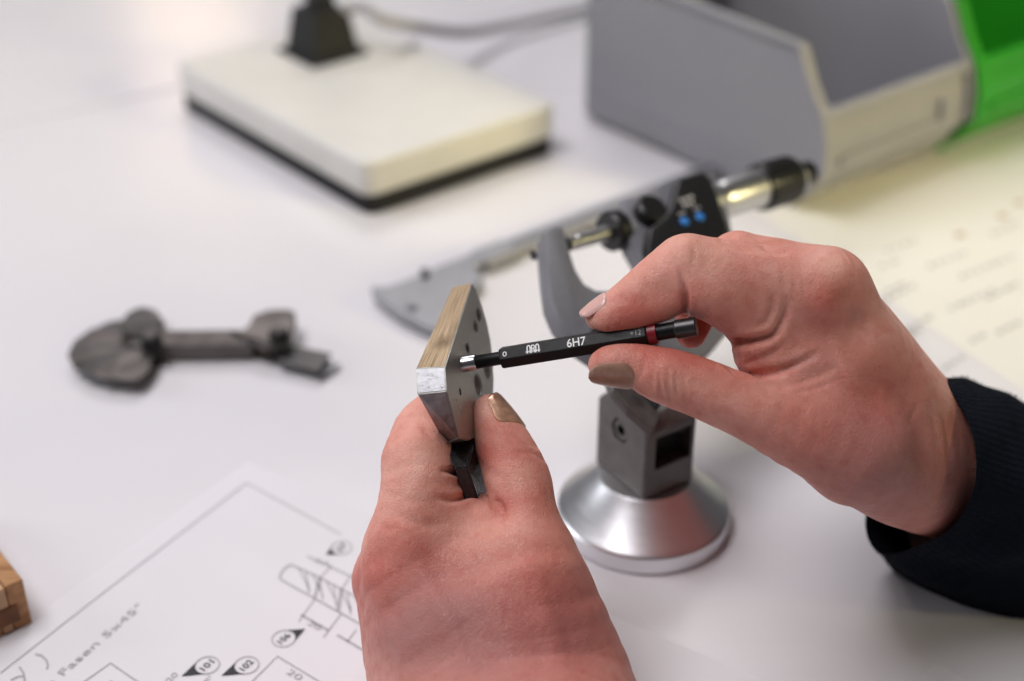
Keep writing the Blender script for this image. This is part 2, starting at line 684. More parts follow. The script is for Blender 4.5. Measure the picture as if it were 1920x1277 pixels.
def make_bin(name, origin, L, W, Hh, material, label):
    """open-fronted stacking bin: origin = back corner nearest the camera on the table"""
    root = empty(name, origin, label, "storage bin", "open fronted storage bins")
    th = 0.0024

    def P(x, y, z):
        return origin + bx * x + by * y + Z * z
    foot = 0.004
    side = [(0.0, foot), (0.0, Hh), (0.08, Hh - 0.0005), (L * 0.875, Hh - 0.0036), (L * 0.925, Hh * 0.77), (L * 0.98, Hh * 0.62), (L, Hh * 0.47), (L + 0.001, Hh * 0.29), (L - 0.012, foot + 0.004), (L - 0.026, foot)]
    for yy, s in ((0.0, 1), (W, -1)):
        me = prism_mesh([P(x, yy, z) for x, z in side], by * th * s, 0.0007)
        w = link("side_wall", me, material, root)
        # stiffening rim along the top and the front edge, moulded outwards
        rim = [P(0, yy, Hh - 0.001), P(0.08, yy, Hh - 0.0015), P(L * 0.875, yy, Hh - 0.0040), P(L * 0.925, yy, Hh * 0.77), P(L * 0.98, yy, Hh * 0.62), P(L, yy, Hh * 0.47), P(L + 0.001, yy, Hh * 0.29)]
        link("rim", tube_mesh(rim, 0.0026, 8), material, w, smooth=60)
        edge = [(L * 0.872, Hh - 0.0030), (L * 0.925, Hh * 0.77), (L * 0.98, Hh * 0.62), (L, Hh * 0.47), (L + 0.0008, Hh * 0.29)]
        for (x0, z0), (x1, z1) in zip(edge[:-1], edge[1:]):
            link("front_flange", prism_mesh([P(x0 + 0.0012, yy + s * 0.0026, z0), P(x1 + 0.0012, yy + s * 0.0026, z1), P(x1 + 0.0012, yy - s * 0.0045, z1), P(x0 + 0.0012, yy - s * 0.0045, z0)], bx * 0.0026, 0.0004), material, w)
        skirt = prism_mesh([P(0.002, yy, foot), P(0.002, yy, foot + 0.014), P(L - 0.014, yy, foot + 0.014), P(L - 0.028, yy, foot)], -by * s * 0.0016, 0.0006)
        link("skirt", skirt, material, w)
    link("back_wall", prism_mesh([P(0, th, foot), P(0, W - th, foot), P(0, W - th, Hh - 0.001), P(0, th, Hh - 0.001)], bx * th, 0.0006), material, root)
    link("floor_panel", prism_mesh([P(th, th, foot + 0.001), P(L - 0.028, th, foot + 0.001), P(L - 0.028, W - th, foot + 0.001), P(th, W - th, foot + 0.001)], Z * th), material, root)
    # front lip: sloping lower part, upright grip part, rounded edge
    f1 = [P(L - 0.026, th, foot), P(L - 0.0115, th, foot + 0.0045), P(L + 0.0005, th, Hh * 0.29), P(L - 0.0005, th, Hh * 0.47), P(L * 0.98 - 0.0005, th, Hh * 0.61),
          P(L * 0.98 - 0.004, th, Hh * 0.61), P(L - 0.004, th, Hh * 0.46), P(L - 0.003, th, Hh * 0.30), P(L - 0.014, th, foot + 0.007), P(L - 0.027, th, foot + 0.003)]
    lip = link("front_lip", prism_mesh(f1, by * (W - 2 * th), 0.0008), material, root)
    link("edge_bead", tube_mesh([P(L * 0.978, th, Hh * 0.61), P(L * 0.978, W - th, Hh * 0.61)], 0.0036, 12), material, lip, smooth=60)
    link("label_ledge", prism_mesh([P(L + 0.0002, W * 0.10, Hh * 0.36), P(L + 0.0002, W * 0.90, Hh * 0.36), P(L + 0.0006, W * 0.90, Hh * 0.31), P(L + 0.0006, W * 0.10, Hh * 0.31)], bx * 0.0022, 0.0006), material, lip)
    link("catch", box_mesh(P(L + 0.001, W * 0.80, Hh * 0.42), (bx, by, Z), (0.0022, 0.0022, 0.006), 0.0008), material, lip)
    for yy in (0.006, W - 0.006):
        link("foot_rail", box_mesh(P(L * 0.47, yy, foot / 2), (bx, by, Z), (L * 0.42, 0.0035, foot / 2), 0.0008), material, root)
    return root


BL_L = 0.190
BL_W = 0.124
make_bin("storage_bin", BL, BL_L, BL_W, 0.097, M_BIN, "grey plastic open-fronted storage bin standing beside the green one")
make_bin("storage_bin", BL + by * (BL_W + 0.005) + bx * 0.004, BL_L, BL_W, 0.097, M_BING, "bright green plastic open-fronted storage bin next to the grey one")

# ------------------------------------------------------------------ mains-fed plate unit (white box, black base, cable boot)
kF, kL, kR = on_z(690, 410), on_z(375, 192), on_z(1046, 287)
kx = (kR - kF).normalized()
ky = Vector((-kx.y, kx.x, 0))
KW = (kR - kF).length
KL = (kL - kF).length
kc = kF + kx * (KW / 2) + ky * (KL / 2)
dev = empty("demagnetizer_unit", Vector((kc.x, kc.y, 0)), "cream square-edged box unit on black base with black cable boot on top", "electrical device")


def rounded_rect(cx, hx, hy, r, z, n=6):
    pts = []
    for sx, sy, a0 in ((1, 1, 0), (-1, 1, 90), (-1, -1, 180), (1, -1, 270)):
        for i in range(n + 1):
            a = math.radians(a0 + 90 * i / n)
            pts.append(cx + kx * (sx * (hx - r) + r * math.cos(a)) + ky * (sy * (hy - r) + r * math.sin(a)) + Z * z)
    return pts


c0 = Vector((kc.x, kc.y, 0))
link("base_plate", prism_mesh(rounded_rect(c0, KW / 2 - 0.0012, KL / 2 - 0.0006, 0.008, 0.0002), Z * 0.0105, 0.0012), M_RUB, dev, smooth=35)
link("housing", prism_mesh(rounded_rect(c0, KW / 2, KL / 2, 0.009, 0.0111), Z * 0.0205, 0.0030, 4), M_BEIGE, dev, smooth=35)
bc = on_z(606, 98, 0.0316)
bb = 0.030


def sq(c, h, z, n=1.0):
    return [c + kx * sx * h + ky * sy * h + Z * z for sx, sy in ((-1, -1), (1, -1), (1, 1), (-1, 1))]


bm = bmesh.new()
lv = [(0.0, 0.0215), (0.0022, 0.0215), (0.0035, 0.0165), (0.028, 0.0128), (0.030, 0.0118), (0.0315, 0.0068), (0.050, 0.0062)]
rr = []
for z, h in lv:
    rr.append([bm.verts.new(p) for p in sq(Vector((bc.x, bc.y, 0.0316)), h, z)])
for A, B in zip(rr[:-1], rr[1:]):
    for i in range(4):
        bm.faces.new((A[i], A[(i + 1) % 4], B[(i + 1) % 4], B[i]))
bm.faces.new(rr[0][::-1])
bm.faces.new(rr[-1])
bmesh.ops.bevel(bm, geom=[e for e in bm.edges if e.calc_face_angle(0) > 0.4], offset=0.0008, segments=2, affect='EDGES')
boot = link("cable_boot", bm_mesh(bm), M_RUB, dev)
b3 = Vector((bc.x, bc.y, 0.0316))
cable_pts = [b3 + Vector((0.004, 0, 0.026)), b3 + Vector((0.026, -0.002, 0.030)), on_z(720, 38, 0.055), on_z(790, 52, 0.040), on_z(870, 62, 0.022), on_z(950, 50, 0.012), on_z(1050, 28, 0.008),
             on_z(1130, 10, 0.006), on_z(1230, -20, 0.005), on_z(1400, -60, 0.005)]
link("cable", tube_mesh(spline(cable_pts, 8), 0.0036, 12), M_CABLE, dev, smooth=60)
link("red_tag", box_mesh(b3 + Z * 0.062 + Vector((-0.004, 0, 0)), (kx, ky, Z), (0.002, 0.006, 0.004), 0.0008), M_RED, boot)

# ------------------------------------------------------------------ technical drawing on the table
pA, pB, pC = on_z(465, 866), on_z(0, 1205), on_z(690, 985)
pu = (pB - pA).normalized()
pv = Vector((-pu.y, pu.x, 0))
if pv.dot(pC - pA) < 0:
    pv = -pv
sheet = empty("drawing_sheet", Vector((pA.x, pA.y, 0)), "white technical drawing with balloon numbers and section view lying under the hands", "paper sheet")
zp = 0.0003
zi = zp + 0.00025


def curled_sheet(o, u, v, lu, lv_, z, n=24, lift=0.0):
    bm = bmesh.new()
    g = []
    for i in range(n + 1):
        row = []
        for j in range(n + 1):
            a, b = i / n, j / n
            zz = z + 0.0006 * (0.5 + 0.5 * math.sin(5 * a + 3 * b)) * 0.15
            row.append(bm.verts.new(o + u * lu * a + v * lv_ * b + Z * (zz)))
        g.append(row)
    for i in range(n):
        for j in range(n):
            bm.faces.new((g[i][j], g[i + 1][j], g[i + 1][j + 1], g[i][j + 1]))
    bmesh.ops.recalc_face_normals(bm, faces=bm.faces)
    return bm_mesh(bm)


o2 = Vector((pA.x, pA.y, 0))
me = prism_mesh([o2 + Z * zp, o2 + pu * 0.30 + Z * zp, o2 + pu * 0.30 + pv * 0.42 + Z * zp, o2 + pv * 0.42 + Z * zp], Z * -0.0002)
paper = link("paper", me, M_PAPER, sheet)


def pl(*pts, w=0.0005, m=None, name="printed_line"):
    link(name, ribbon_mesh([on_z(x, y, zi) for x, y in pts], w, Z), m or M_INKG, sheet)


def ptext(body, p, q, hpx, m=None, bold=0.0, name="printed_text"):
    a, b = on_z(*p, zi), on_z(*q, zi)
    link(name, text_mesh(body, a, b - a, Z, hpx / 1000.0, (b - a).length, bold), m or M_INKG, sheet)


def balloon(px, py, r_mm, tip, txt, dark=True):
    c = on_z(px, py, zi)
    t = on_z(*tip, zi)
    r = r_mm / 1000
    circ = [c + Vector((math.cos(a), math.sin(a), 0)) * r for a in np.linspace(0, 2 * math.pi, 33)]
    link("balloon_ring", ribbon_mesh(circ, 0.00045, Z), M_INKG, sheet)
    d = (t - c).normalized()
    s = Vector((-d.y, d.x, 0))
    st = [c + d * r * math.cos(a) + s * r * math.sin(a) for a in np.linspace(-1.25, 1.25, 9)]
    bm_ = bmesh.new()
    tv = bm_.verts.new(t)
    vs = [bm_.verts.new(p) for p in st]
    for i in range(len(vs) - 1):
        bm_.faces.new((tv, vs[i], vs[i + 1]))
    link("balloon_pointer", bm_mesh(bm_), M_INK, sheet)
    x = -pu
    link("balloon_number", text_mesh(txt, c - x * r * 0.62 - pv * -1 * 0 - (Z.cross(x)) * r * 0.3, x, Z, r * 0.62, r * 1.24, 0.01), M_INK, sheet)


# border of the sheet (inner frame line)
pl((462, 905), (200, 1106), (0, 1262), w=0.0004)
pl((462, 905), (560, 958), (640, 1002), w=0.0004)
ptext("e Fasen 5x45°", (92, 1290), (270, 1136), 3.2)
balloon(388, 1247, 4.1, (340, 1268), "101")
balloon(462, 1247, 4.1, (415, 1267), "102")
balloon(532, 1197, 4.1, (572, 1179), "106")
balloon(640, 1027, 3.8, (611, 1040), "27")
# section view, hatched
pl((545, 1058), (590, 1078), (640, 1104), (700, 1136), w=0.0007)
pl((526, 1086), (590, 1122), (640, 1150), (700, 1184), w=0.0007)
pl((545, 1058), (532, 1066), (524, 1080), (526, 1086), w=0.0007)
for i in range(9):
    x = 560 + i * 13
    y = 1065 + i * 6.6
    pl((x, y), (x + (6 if i % 2 else 20), y + 40), w=0.0005)
pl((600, 1082), (590, 1120), w=0.001)
pl((640, 1104), (634, 1146), w=0.0012)
pl((576, 1042), (640, 1072), (700, 1100), w=0.0006)
ptext("27", (588, 1052), (612, 1062), 2.2)
pl((622, 1060), (600, 1082), w=0.0004)
pl((660, 1076), (640, 1104), w=0.0004)
pl((590, 1122), (560, 1165), w=0.0004)
pl((640, 1150), (606, 1195), w=0.0004)
pl((564, 1152), (616, 1182), w=0.0009)
ptext("20", (575, 1170), (596, 1182), 2.4)
pl((632, 1190), (700, 1230), w=0.0009)
pl((668, 1180), (650, 1204), w=0.0004)
# front view outlines at the foot of the picture
pl((440, 1310), (520, 1230), (660, 1315), w=0.0006)
ptext("20", (535, 1262), (560, 1276), 2.6)
pl((140, 1290), (207, 1243), (290, 1300), w=0.0006)
ptext("20", (197, 1283), (222, 1296), 2.4)
ptext("20", (318, 1280), (335, 1264), 2.2)
ptext("F'", (390, 1282), (402, 1270), 2.2)
pl((66, 1226), (78, 1229), (87, 1238), (90, 1248), (87, 1254), w=0.0007)
pl((36, 1250), (44, 1262), (46, 1275), (42, 1290), w=0.0007)
pl((20, 1275), (34, 1268), (44, 1268), w=0.0007)

# ------------------------------------------------------------------ printed list sheet at the right
q0 = on_z(1400, 384)
qn = (on_z(1660, 560) - on_z(1420, 398)).normalized()      # short edge, towards the camera
qd = Vector((-qn.y, qn.x, 0))                              # along the rows
qs = empty("list_sheet", Vector((q0.x, q0.y, 0)), "cream printed sheet with faint rows of text beside the grey bin", "paper sheet")
o3 = Vector((q0.x, q0.y, 0))
zq = 0.0003
me = prism_mesh([o3 + Z * zq, o3 + qd * 0.36 + Z * zq, o3 + qd * 0.36 + qn * 0.26 + Z * zq, o3 + qn * 0.26 + Z * zq], Z * -0.0002)
link("paper", me, M_PAPER2, qs)
rows = [((1660, 470), (1725, 448)), ((1740, 500), (1820, 470)), ((1800, 520), (1905, 478)), ((1660, 548), (1700, 530)), ((1700, 620), (1750, 590)), ((1780, 580), (1870, 540)),
        ((1705, 628), (1735, 614)), ((1870, 625), (1920, 600)), ((1770, 690), (1815, 664)), ((1650, 500), (1690, 486)), ((1860, 440), (1912, 415)), ((1645, 570), (1720, 532)),
        ((1820, 640), (1850, 626)), ((1850, 560), (1915, 528))]
for i, (p, q) in enumerate(rows):
    a, b = on_z(*p, zq + 0.00025), on_z(*q, zq + 0.00025)
    n = max(2, int((b - a).length / 0.006))
    for k in range(n):
        s = a.lerp(b, k / n)
        e = a.lerp(b, (k + 0.45 + 0.35 * random.random()) / n)
        link("printed_row", ribbon_mesh([s, e], 0.0022, Z), M_INKL, qs)
for p in ((1800, 440), (1880, 405), (1912, 380)):
    c = on_z(*p, zq + 0.00025)
    link("printed_mark", ribbon_mesh([c - qd * 0.003, c + qd * 0.003], 0.004, Z), mat("ink_brown_%d" % p[0], (0.42, 0.30, 0.17), 0.8), qs)

# small dark green pen lying behind the hand
pa, pb = on_z(1606, 497, 0.004), on_z(1530, 520, 0.004)
pen = empty("pen", Vector((pa.x, pa.y, 0)), "dark green pen lying mostly hidden behind the knuckle", "pen")
pd = (pb - pa).normalized()
link("barrel", lathe_mesh(pa + pd * 0.006, pd, [(0, 0), (0, 0.0038), (0.085, 0.0040), (0.086, 0)], 20), M_PEN, pen, smooth=40)
link("pen_tip", lathe_mesh(pa - pd * 0.001, pd, [(0, 0), (0.0004, 0.0016), (0.0072, 0.0036), (0.0073, 0)], 20), M_PEN, pen, smooth=40)

# ------------------------------------------------------------------ laminated wooden block at the left edge
wA = on_z(62, 1168)          # front right lower corner
wt = on_z(40, 1090, 0.0)
wx = (on_z(62, 1168) - on_z(0, 1196)).normalized()      # along the visible end
wy = Vector((-wx.y, wx.x, 0))
wood = empty("wooden_block", Vector((wA.x, wA.y, 0)), "laminated brown wooden block with dark strips at the edge of the table", "wooden block")
WH = 0.020
xs = [0, 0.0065, 0.0105, 0.017, 0.0205, 0.027, 0.045]
for i in range(len(xs) - 1):
    hh = WH - (0.0007 if i % 2 else 0.0)
    c = Vector((wA.x, wA.y, 0)) - wx * ((xs[i] + xs[i + 1]) / 2) + wy * 0.04 + Z * (hh / 2)
    link("slat", box_mesh(c, (wx, wy, Z), ((xs[i + 1] - xs[i]) / 2 - 0.0001, 0.04, hh / 2), 0.0006), M_WOOD if i % 2 == 0 else mat("wood_pale_%d" % i, (0.50, 0.30, 0.16), 0.5, var=0.2, var_scale=150), wood)
kc2 = Vector((wA.x, wA.y, 0)) - wx * 0.0075 - wy * 0.00005 + Z * 0.0075
link("dark_plug", box_mesh(kc2, (wx, wy, Z), (0.0036, 0.0006, 0.0036), 0.0003), M_WOODD, wood)

# ------------------------------------------------------------------ radius gauge set
rl, rr_ = on_z(300, 668, 0.0), on_z(560, 664, 0.0)
rd = (rr_ - rl).normalized()
rn = Vector((-rd.y, rd.x, 0))
RL = (rr_ - rl).length
rg = empty("radius_gauge", Vector((rl.x, rl.y, 0)), "folding radius gauge with fans of dark steel leaves at both ends", "gauge")
o4 = Vector((rl.x, rl.y, 0))


def R3(a, b, z):
    return o4 + rd * a + rn * b + Z * z


hold = prism_mesh([R3(-0.010, -0.0055, 0.0012), R3(RL - 0.012, -0.0055, 0.0012), R3(RL - 0.012, 0.0055, 0.0012), R3(-0.010, 0.0055, 0.0012)], Z * 0.0010, 0.0003)
holder = link("holder", hold, M_RGH, rg)
link("holder_cheek", prism_mesh([R3(-0.012, -0.0065, 0.0085), R3(RL - 0.010, -0.0065, 0.0085), R3(RL - 0.010, 0.0068, 0.0085), R3(-0.012, 0.0068, 0.0085)], Z * 0.0012, 0.0004), M_RGH, holder)
link("holder_spine", prism_mesh([R3(-0.006, 0.0045, 0.0022), R3(RL - 0.02, 0.0045, 0.0022), R3(RL - 0.02, 0.0060, 0.0022), R3(-0.006, 0.0060, 0.0022)], Z * 0.0063), M_RGH, holder)
link("holder_web", prism_mesh([R3(-0.006, -0.0060, 0.0022), R3(RL - 0.02, -0.0060, 0.0022), R3(RL - 0.02, -0.0050, 0.0022), R3(-0.006, -0.0050, 0.0022)], Z * 0.0063), M_RGH, holder)


def leaf_pts(px_pts, z):
    return [on_z(x, y, z) for x, y in px_pts]


piv = R3(-0.004, 0.0005, 0)
# left fan: nine leaves opened like a hand of cards
for i in range(10):
    f = i / 9
    ang = math.radians(104 + 158 * f)
    ln = 0.0365 - 0.003 * abs(f - 0.5) * 2
    d = rd * math.cos(ang) + rn * math.sin(ang)
    s = Z.cross(d)
    z0 = 0.0024 + 0.0006 * i
    w0, w1 = 0.0032, 0.0080
    pts = [piv - s * w0 - d * 0.003, piv + s * w0 - d * 0.003, piv + d * ln * 0.7 + s * w1]
    for a in np.linspace(0.9, -0.9, 7):
        pts.append(piv + d * (ln * 0.86 + math.cos(a) * ln * 0.14) + s * w1 * math.sin(a) * 1.02)
    pts.append(piv + d * ln * 0.7 - s * w1)
    pts = [p + Z * (z0) for p in pts]
    link("leaf", prism_mesh(pts, Z * 0.0004), (M_RG, M_RG2, M_RG, M_RGH, M_RG2)[i % 5], rg)
def leaf_stack(pp, z, ms):
    """closed leaves lying on each other, each turned a little"""
    base = [on_z(x, y, z) for x, y in pp]
    c = sum(base, Vector()) / len(base)
    for k, m_ in enumerate(ms):
        q = Quaternion((0, 0, 1), math.radians(5.0 * (k - 1)))
        link("leaf", prism_mesh([c + q @ ((p - c) * (1 - 0.05 * k)) + Z * (0.0007 * k) for p in base], Z * 0.0004), m_, rg)


# closed leaf bundles
leaf_stack(((222, 612), (243, 588), (270, 578), (292, 584), (296, 612), (288, 640), (262, 636), (236, 632)), 0.0100, (M_RG, M_RG2, M_RG))
for p, h in (((286, 652), 0.0150), ((524, 642), 0.0150)):
    c = on_z(*p, 0.009)
    scr = link("clamp_screw", lathe_mesh(Vector((c.x, c.y, 0.0002)), Z, [(0, 0), (0, 0.0030), (0.0095, 0.0030), (0.0096, 0.0046), (h - 0.0008, 0.0046), (h, 0.0040), (h, 0.0)], 24), M_RUB, rg, smooth=30)
    link("screw_head", lathe_mesh(Vector((c.x, c.y, h)), Z, [(0, 0), (0, 0.0032), (0.0012, 0.0028), (0.0013, 0)], 20), M_RGH, scr, smooth=30)
# right end: flat bundle turned upwards plus leaves swung to the right
leaf_stack(((430, 626), (458, 622), (478, 594), (510, 584), (549, 584), (556, 610), (548, 650), (500, 655)), 0.0100, (M_RG2, M_RG, M_RG2))
piv2 = on_z(520, 655, 0)
for i, (tip1, tip2) in enumerate((((622, 664), (598, 698)), ((612, 676), (590, 700)), ((618, 668), (604, 690)), ((640, 684), (600, 712)))):
    z0 = 0.0022 + 0.0012 * (3 - i)
    a, b = on_z(*tip1, z0), on_z(*tip2, z0)
    pts = [on_z(518, 644, z0), a, b, on_z(520, 680, z0)]
    link("leaf", prism_mesh(pts, Z * 0.0005), M_RG if i < 3 else M_CAL, rg)

# ------------------------------------------------------------------ caliper lying on the table
cA, cB = on_z(838, 528), on_z(1372, 320)
cd_ = (cB - cA).normalized()
cn = Vector((-cd_.y, cd_.x, 0))
cal = empty("caliper", Vector((cA.x, cA.y, 0)), "grey vernier caliper lying flat behind the micrometer stand", "caliper")
o5 = Vector((cA.x, cA.y, 0))


def C3(a, b, z):
    return o5 + cd_ * a + cn * b + Z * z


CLEN = 0.205
beam = link("beam", prism_mesh([C3(-0.004, -0.0055, 0.0035), C3(CLEN, -0.0055, 0.0035), C3(CLEN, 0.0055, 0.0035), C3(-0.004, 0.0055, 0.0035)], Z * 0.0036, 0.0004), M_CAL, cal)
link("beam_groove", prism_mesh([C3(0.03, -0.0014, 0.0072), C3(CLEN - 0.01, -0.0014, 0.0072), C3(CLEN - 0.01, 0.0014, 0.0072), C3(0.03, 0.0014, 0.0072)], Z * 0.0002), M_CALD, beam)
jz = 0.0030
jaw = [on_z(*p, jz) for p in ((884, 498), (862, 502), (836, 508), (800, 524), (760, 540), (728, 551), (697, 552), (700, 562), (722, 582), (750, 602), (782, 618), (830, 640), (880, 650), (896, 640), (876, 600), (880, 560), (905, 540))]
link("fixed_jaw", prism_mesh(jaw, Z * 0.0045, 0.0006), M_CAL, cal)
link("jaw_screw", lathe_mesh(on_z(772, 578, 0.0076), Z, [(0, 0), (0, 0.003), (0.0007, 0.0028), (0.0007, 0)], 20), M_CALD, cal)
link("locking_nub", lathe_mesh(on_z(797, 519, 0.0075), Z, [(0, 0), (0, 0.0022), (0.004, 0.0022), (0.004, 0)], 20), M_CALD, cal)
sl = link("slider", box_mesh(C3(0.030, -0.001, 0.0048), (cd_, cn, Z), (0.010, 0.0068, 0.0036), 0.0008), M_CAL, cal)
link("depth_end", box_mesh(C3(CLEN + 0.004, 0, 0.0050), (cd_, cn, Z), (0.004, 0.0060, 0.0036), 0.0006), M_CALD, cal)

# ------------------------------------------------------------------ micrometer stand
sc_ = on_z(1205, 975)
stand = empty("micrometer_stand", Vector((sc_.x, sc_.y, 0)), "micrometer stand with turned aluminium cone foot and steel clamp block", "stand")
S0 = Vector((sc_.x, sc_.y, 0))
link("cone_base", lathe_mesh(S0, Z, [(0, 0), (0.0002, 0.0318), (0.0010, 0.0330), (0.0074, 0.0330), (0.0084, 0.0322), (0.0088, 0.0314), (0.0225, 0.0188), (0.0232, 0.0180), (0.0232, 0)], 96), M_ALU, stand, smooth=25)
bz = 0.0233
bf, bl, br = on_z(1206, 940, bz), on_z(1119, 884, bz), on_z(1292, 903, bz)
ex = (br - bf)
ex.z = 0
ey = (bl - bf)
ey.z = 0
wx_, wy_ = ex.length * 1.07, ey.length * 1.20
ex.normalize()
ey = Vector((-ex.y, ex.x, 0))
bcn = bf + ex * wx_ / 2 + ey * wy_ / 2
BH = 0.034


def S3(a, b, z):
    return Vector((bf.x, bf.y, 0)) + ex * a + ey * b + Z * z


# block as two cheeks and a core; the front cheek has clipped top corners
ch = 0.0045
oct_ = [(0.0, bz), (wy_, bz), (wy_, bz + BH - ch), (wy_ - ch, bz + BH), (ch, bz + BH), (0.0, bz + BH - ch)]
blockm = prism_mesh([S3(0, b, z) for b, z in oct_], ex * (wx_), 0.0009, 2)
slot = box_mesh(S3(wx_ * 0.55, -0.001, bz + BH * 0.56), (ex, ey, Z), (wx_ * 0.36, 0.009, 0.0070))
slot_top = box_mesh(S3(wx_ * 0.62, wy_ * 0.5, bz + BH), (ex, ey, Z), (wx_ * 0.30, wy_ * 0.7, 0.0075))
hexh = lathe_mesh(S3(-0.001, wy_ * 0.53, bz + BH * 0.66), ex, [(0, 0), (0, 0.0052), (0.006, 0.0052), (0.006, 0)], 6)
blk = link("clamp_block", boolean_diff(blockm, [slot, hexh]), M_CLAMP, stand)
link("slot_shade", box_mesh(S3(wx_ * 0.55, 0.0072, bz + BH * 0.56), (ex, ey, Z), (wx_ * 0.352, 0.0005, 0.0067)), M_DARK, blk)  # black sheet at the back of the slot paints its shade
link("hex_screw", lathe_mesh(S3(0.0006, wy_ * 0.53, bz + BH * 0.66), ex, [(0, 0.0024), (0, 0.0044), (0.004, 0.0044), (0.004, 0.0024)], 6, phase=0.3), M_CLAMP, blk)

# ------------------------------------------------------------------ micrometer in the stand
mA = at(1032, 468, 0.540)              # anvil end of the axis
mB = at(1512, 326, 0.632)              # ratchet end
maxis = (mB - mA).normalized()
grip = S3(wx_ * 0.62, wy_ * 0.5, bz + BH + 0.004)
mn = maxis.cross(grip - mA).normalized()
if mn.dot(CAM - mA) < 0:
    mn = -mn
mic = empty("micrometer", grip, "grey digital micrometer with blue buttons clamped in the stand", "micrometer")
FT = 0.0046                            # half thickness of the frame


def mp(px, py, off=0.0):
    return on_plane(px, py, mA + mn * off, mn)


outer = [(1003, 462), (1010, 540), (1016, 590), (1032, 628), (1062, 664), (1100, 690), (1150, 716), (1210, 722), (1270, 706), (1320, 678), (1352, 640), (1366, 590), (1362, 520), (1350, 440), (1340, 400), (1318, 352), (1292, 350), (1250, 356), (1216, 372), (1196, 394)]
inner = [(1150, 404), (1152, 440), (1166, 480), (1190, 520), (1186, 545), (1152, 562), (1120, 572), (1098, 571), (1078, 560), (1062, 534), (1050, 496), (1044, 470), (1040, 455), (1020, 452)]
poly = [mp(x, y, -FT) for x, y in outer + inner]
frame_me = prism_mesh(poly, mn * (2 * FT), 0.0011, 2)
frame = link("frame", frame_me, M_MICG, mic, smooth=40)
# recessed dark insulating pad on the frame's bow
padp = [mp(x, y, FT) for x, y in ((1096, 650), (1112, 606), (1160, 588), (1230, 600), (1230, 690), (1170, 690))]
link("insulating_pad", prism_mesh(padp, mn * 0.0012, 0.0005), M_MICB, frame)
t0 = (mA - mA).length


def mt(px, py):
    """parameter along the axis at a pixel near it"""
    n2 = maxis.cross(mn)
    p = mp(px, py)
    return (p - mA).dot(maxis)


def mlathe(name, prof, m, parent=None, seg=40, sm=30):
    return link(name, lathe_mesh(mA, maxis, prof, seg), m, parent or mic, smooth=sm)


LT = (mB - mA).length
tA = mt(1046, 464)
tSp = mt(1078, 454)
tCol = mt(1140, 436)
mlathe("anvil", [(0.004, 0), (0.004, 0.0026), (tA + 0.005, 0.0026), (tA + 0.005, 0)], M_MICB)
mlathe("anvil_tip", [(tA + 0.005, 0), (tA + 0.005, 0.0030), (tA + 0.0095, 0.0030), (tA + 0.0095, 0)], M_CHROME)
mlathe("spindle", [(tSp, 0), (tSp, 0.0030), (tSp + 0.0003, 0.0032), (tCol + 0.02, 0.0032), (tCol + 0.02, 0)], M_CHROME)
mlathe("spindle_collar", [(tCol, 0.0034), (tCol, 0.0072), (tCol + 0.001, 0.0080), (tCol + 0.006, 0.0080), (tCol + 0.007, 0.0062), (tCol + 0.007, 0.0034)], M_MICB)
tS = mt(1322, 386)
mlathe("sleeve", [(tS - 0.012, 0), (tS - 0.012, 0.0072), (tS + 0.010, 0.0072), (tS + 0.010, 0)], M_CHROME)
tT = mt(1345, 376)
tK = mt(1418, 352)
tE = mt(1486, 334)
mlathe("thimble", [(tT, 0.0073), (tT + 0.004, 0.0084), (tK, 0.0086), (tK, 0)], M_CHROME)
kn = []
grip_r = link("thimble_grip", lathe_mesh(mA, maxis, [(tK - 0.0002, 0.0086), (tK, 0.0096), (tK + 0.001, 0.0101), (tE - 0.003, 0.0101), (tE - 0.002, 0.0095), (tE - 0.002, 0)], 40), M_MICB, mic, smooth=30)
for i in range(30):
    a = 2 * math.pi * i / 30
    u, v, _ = frame_of(maxis)
    d = u * math.cos(a) + v * math.sin(a)
    link("grip_rib", box_mesh(mA + maxis * ((tK + tE) / 2) + d * 0.0101, (maxis, d.cross(maxis), d), ((tE - tK) / 2 - 0.003, 0.0006, 0.0004)), M_MICB, grip_r)
mlathe("ratchet_ring", [(tE - 0.002, 0), (tE - 0.002, 0.0080), (tE + 0.0015, 0.0080), (tE + 0.0015, 0)], M_CHROME)
mlathe("ratchet_knob", [(tE + 0.0015, 0), (tE + 0.0015, 0.0062), (tE + 0.011, 0.0058), (tE + 0.012, 0.0050), (tE + 0.012, 0)], M_MICB)
# electronics housing standing proud of the frame
hp = [mp(x, y, FT) for x, y in ((1258, 352), (1304, 338), (1322, 352), (1356, 452), (1356, 560), (1210, 540), (1200, 476), (1206, 444), (1226, 430), (1244, 408))]
house = link("display_housing", prism_mesh(hp, mn * 0.0062, 0.0014, 3), M_MICB, mic, smooth=40)
FH = FT + 0.0062
for px, py in ((1283, 417), (1312, 408)):
    link("button", lathe_mesh(mp(px, py, FH - 0.0002), mn, [(0, 0), (0, 0.0021), (0.0009, 0.0019), (0.0013, 0.0012), (0.0014, 0)], 20), M_BLUE, house, smooth=60)
xdir = (mp(1312, 372, FH) - mp(1276, 384, FH)).normalized()
# worn, illegible print on the housing
for px, py, n_, l_ in ((1274, 376, 3, 0.0022), (1280, 386, 3, 0.0018), (1272, 402, 2, 0.0018), (1300, 393, 2, 0.0018)):
    for k in range(n_):
        a_ = mp(px, py, FH + 0.0003) + xdir * (k * l_ * 1.35)
        link("print_mark", ribbon_mesh([a_, a_ + xdir * l_], 0.0016 if py in (376, 386) else 0.0008, mn), M_INKL if py in (376, 386) else M_INKG, house)
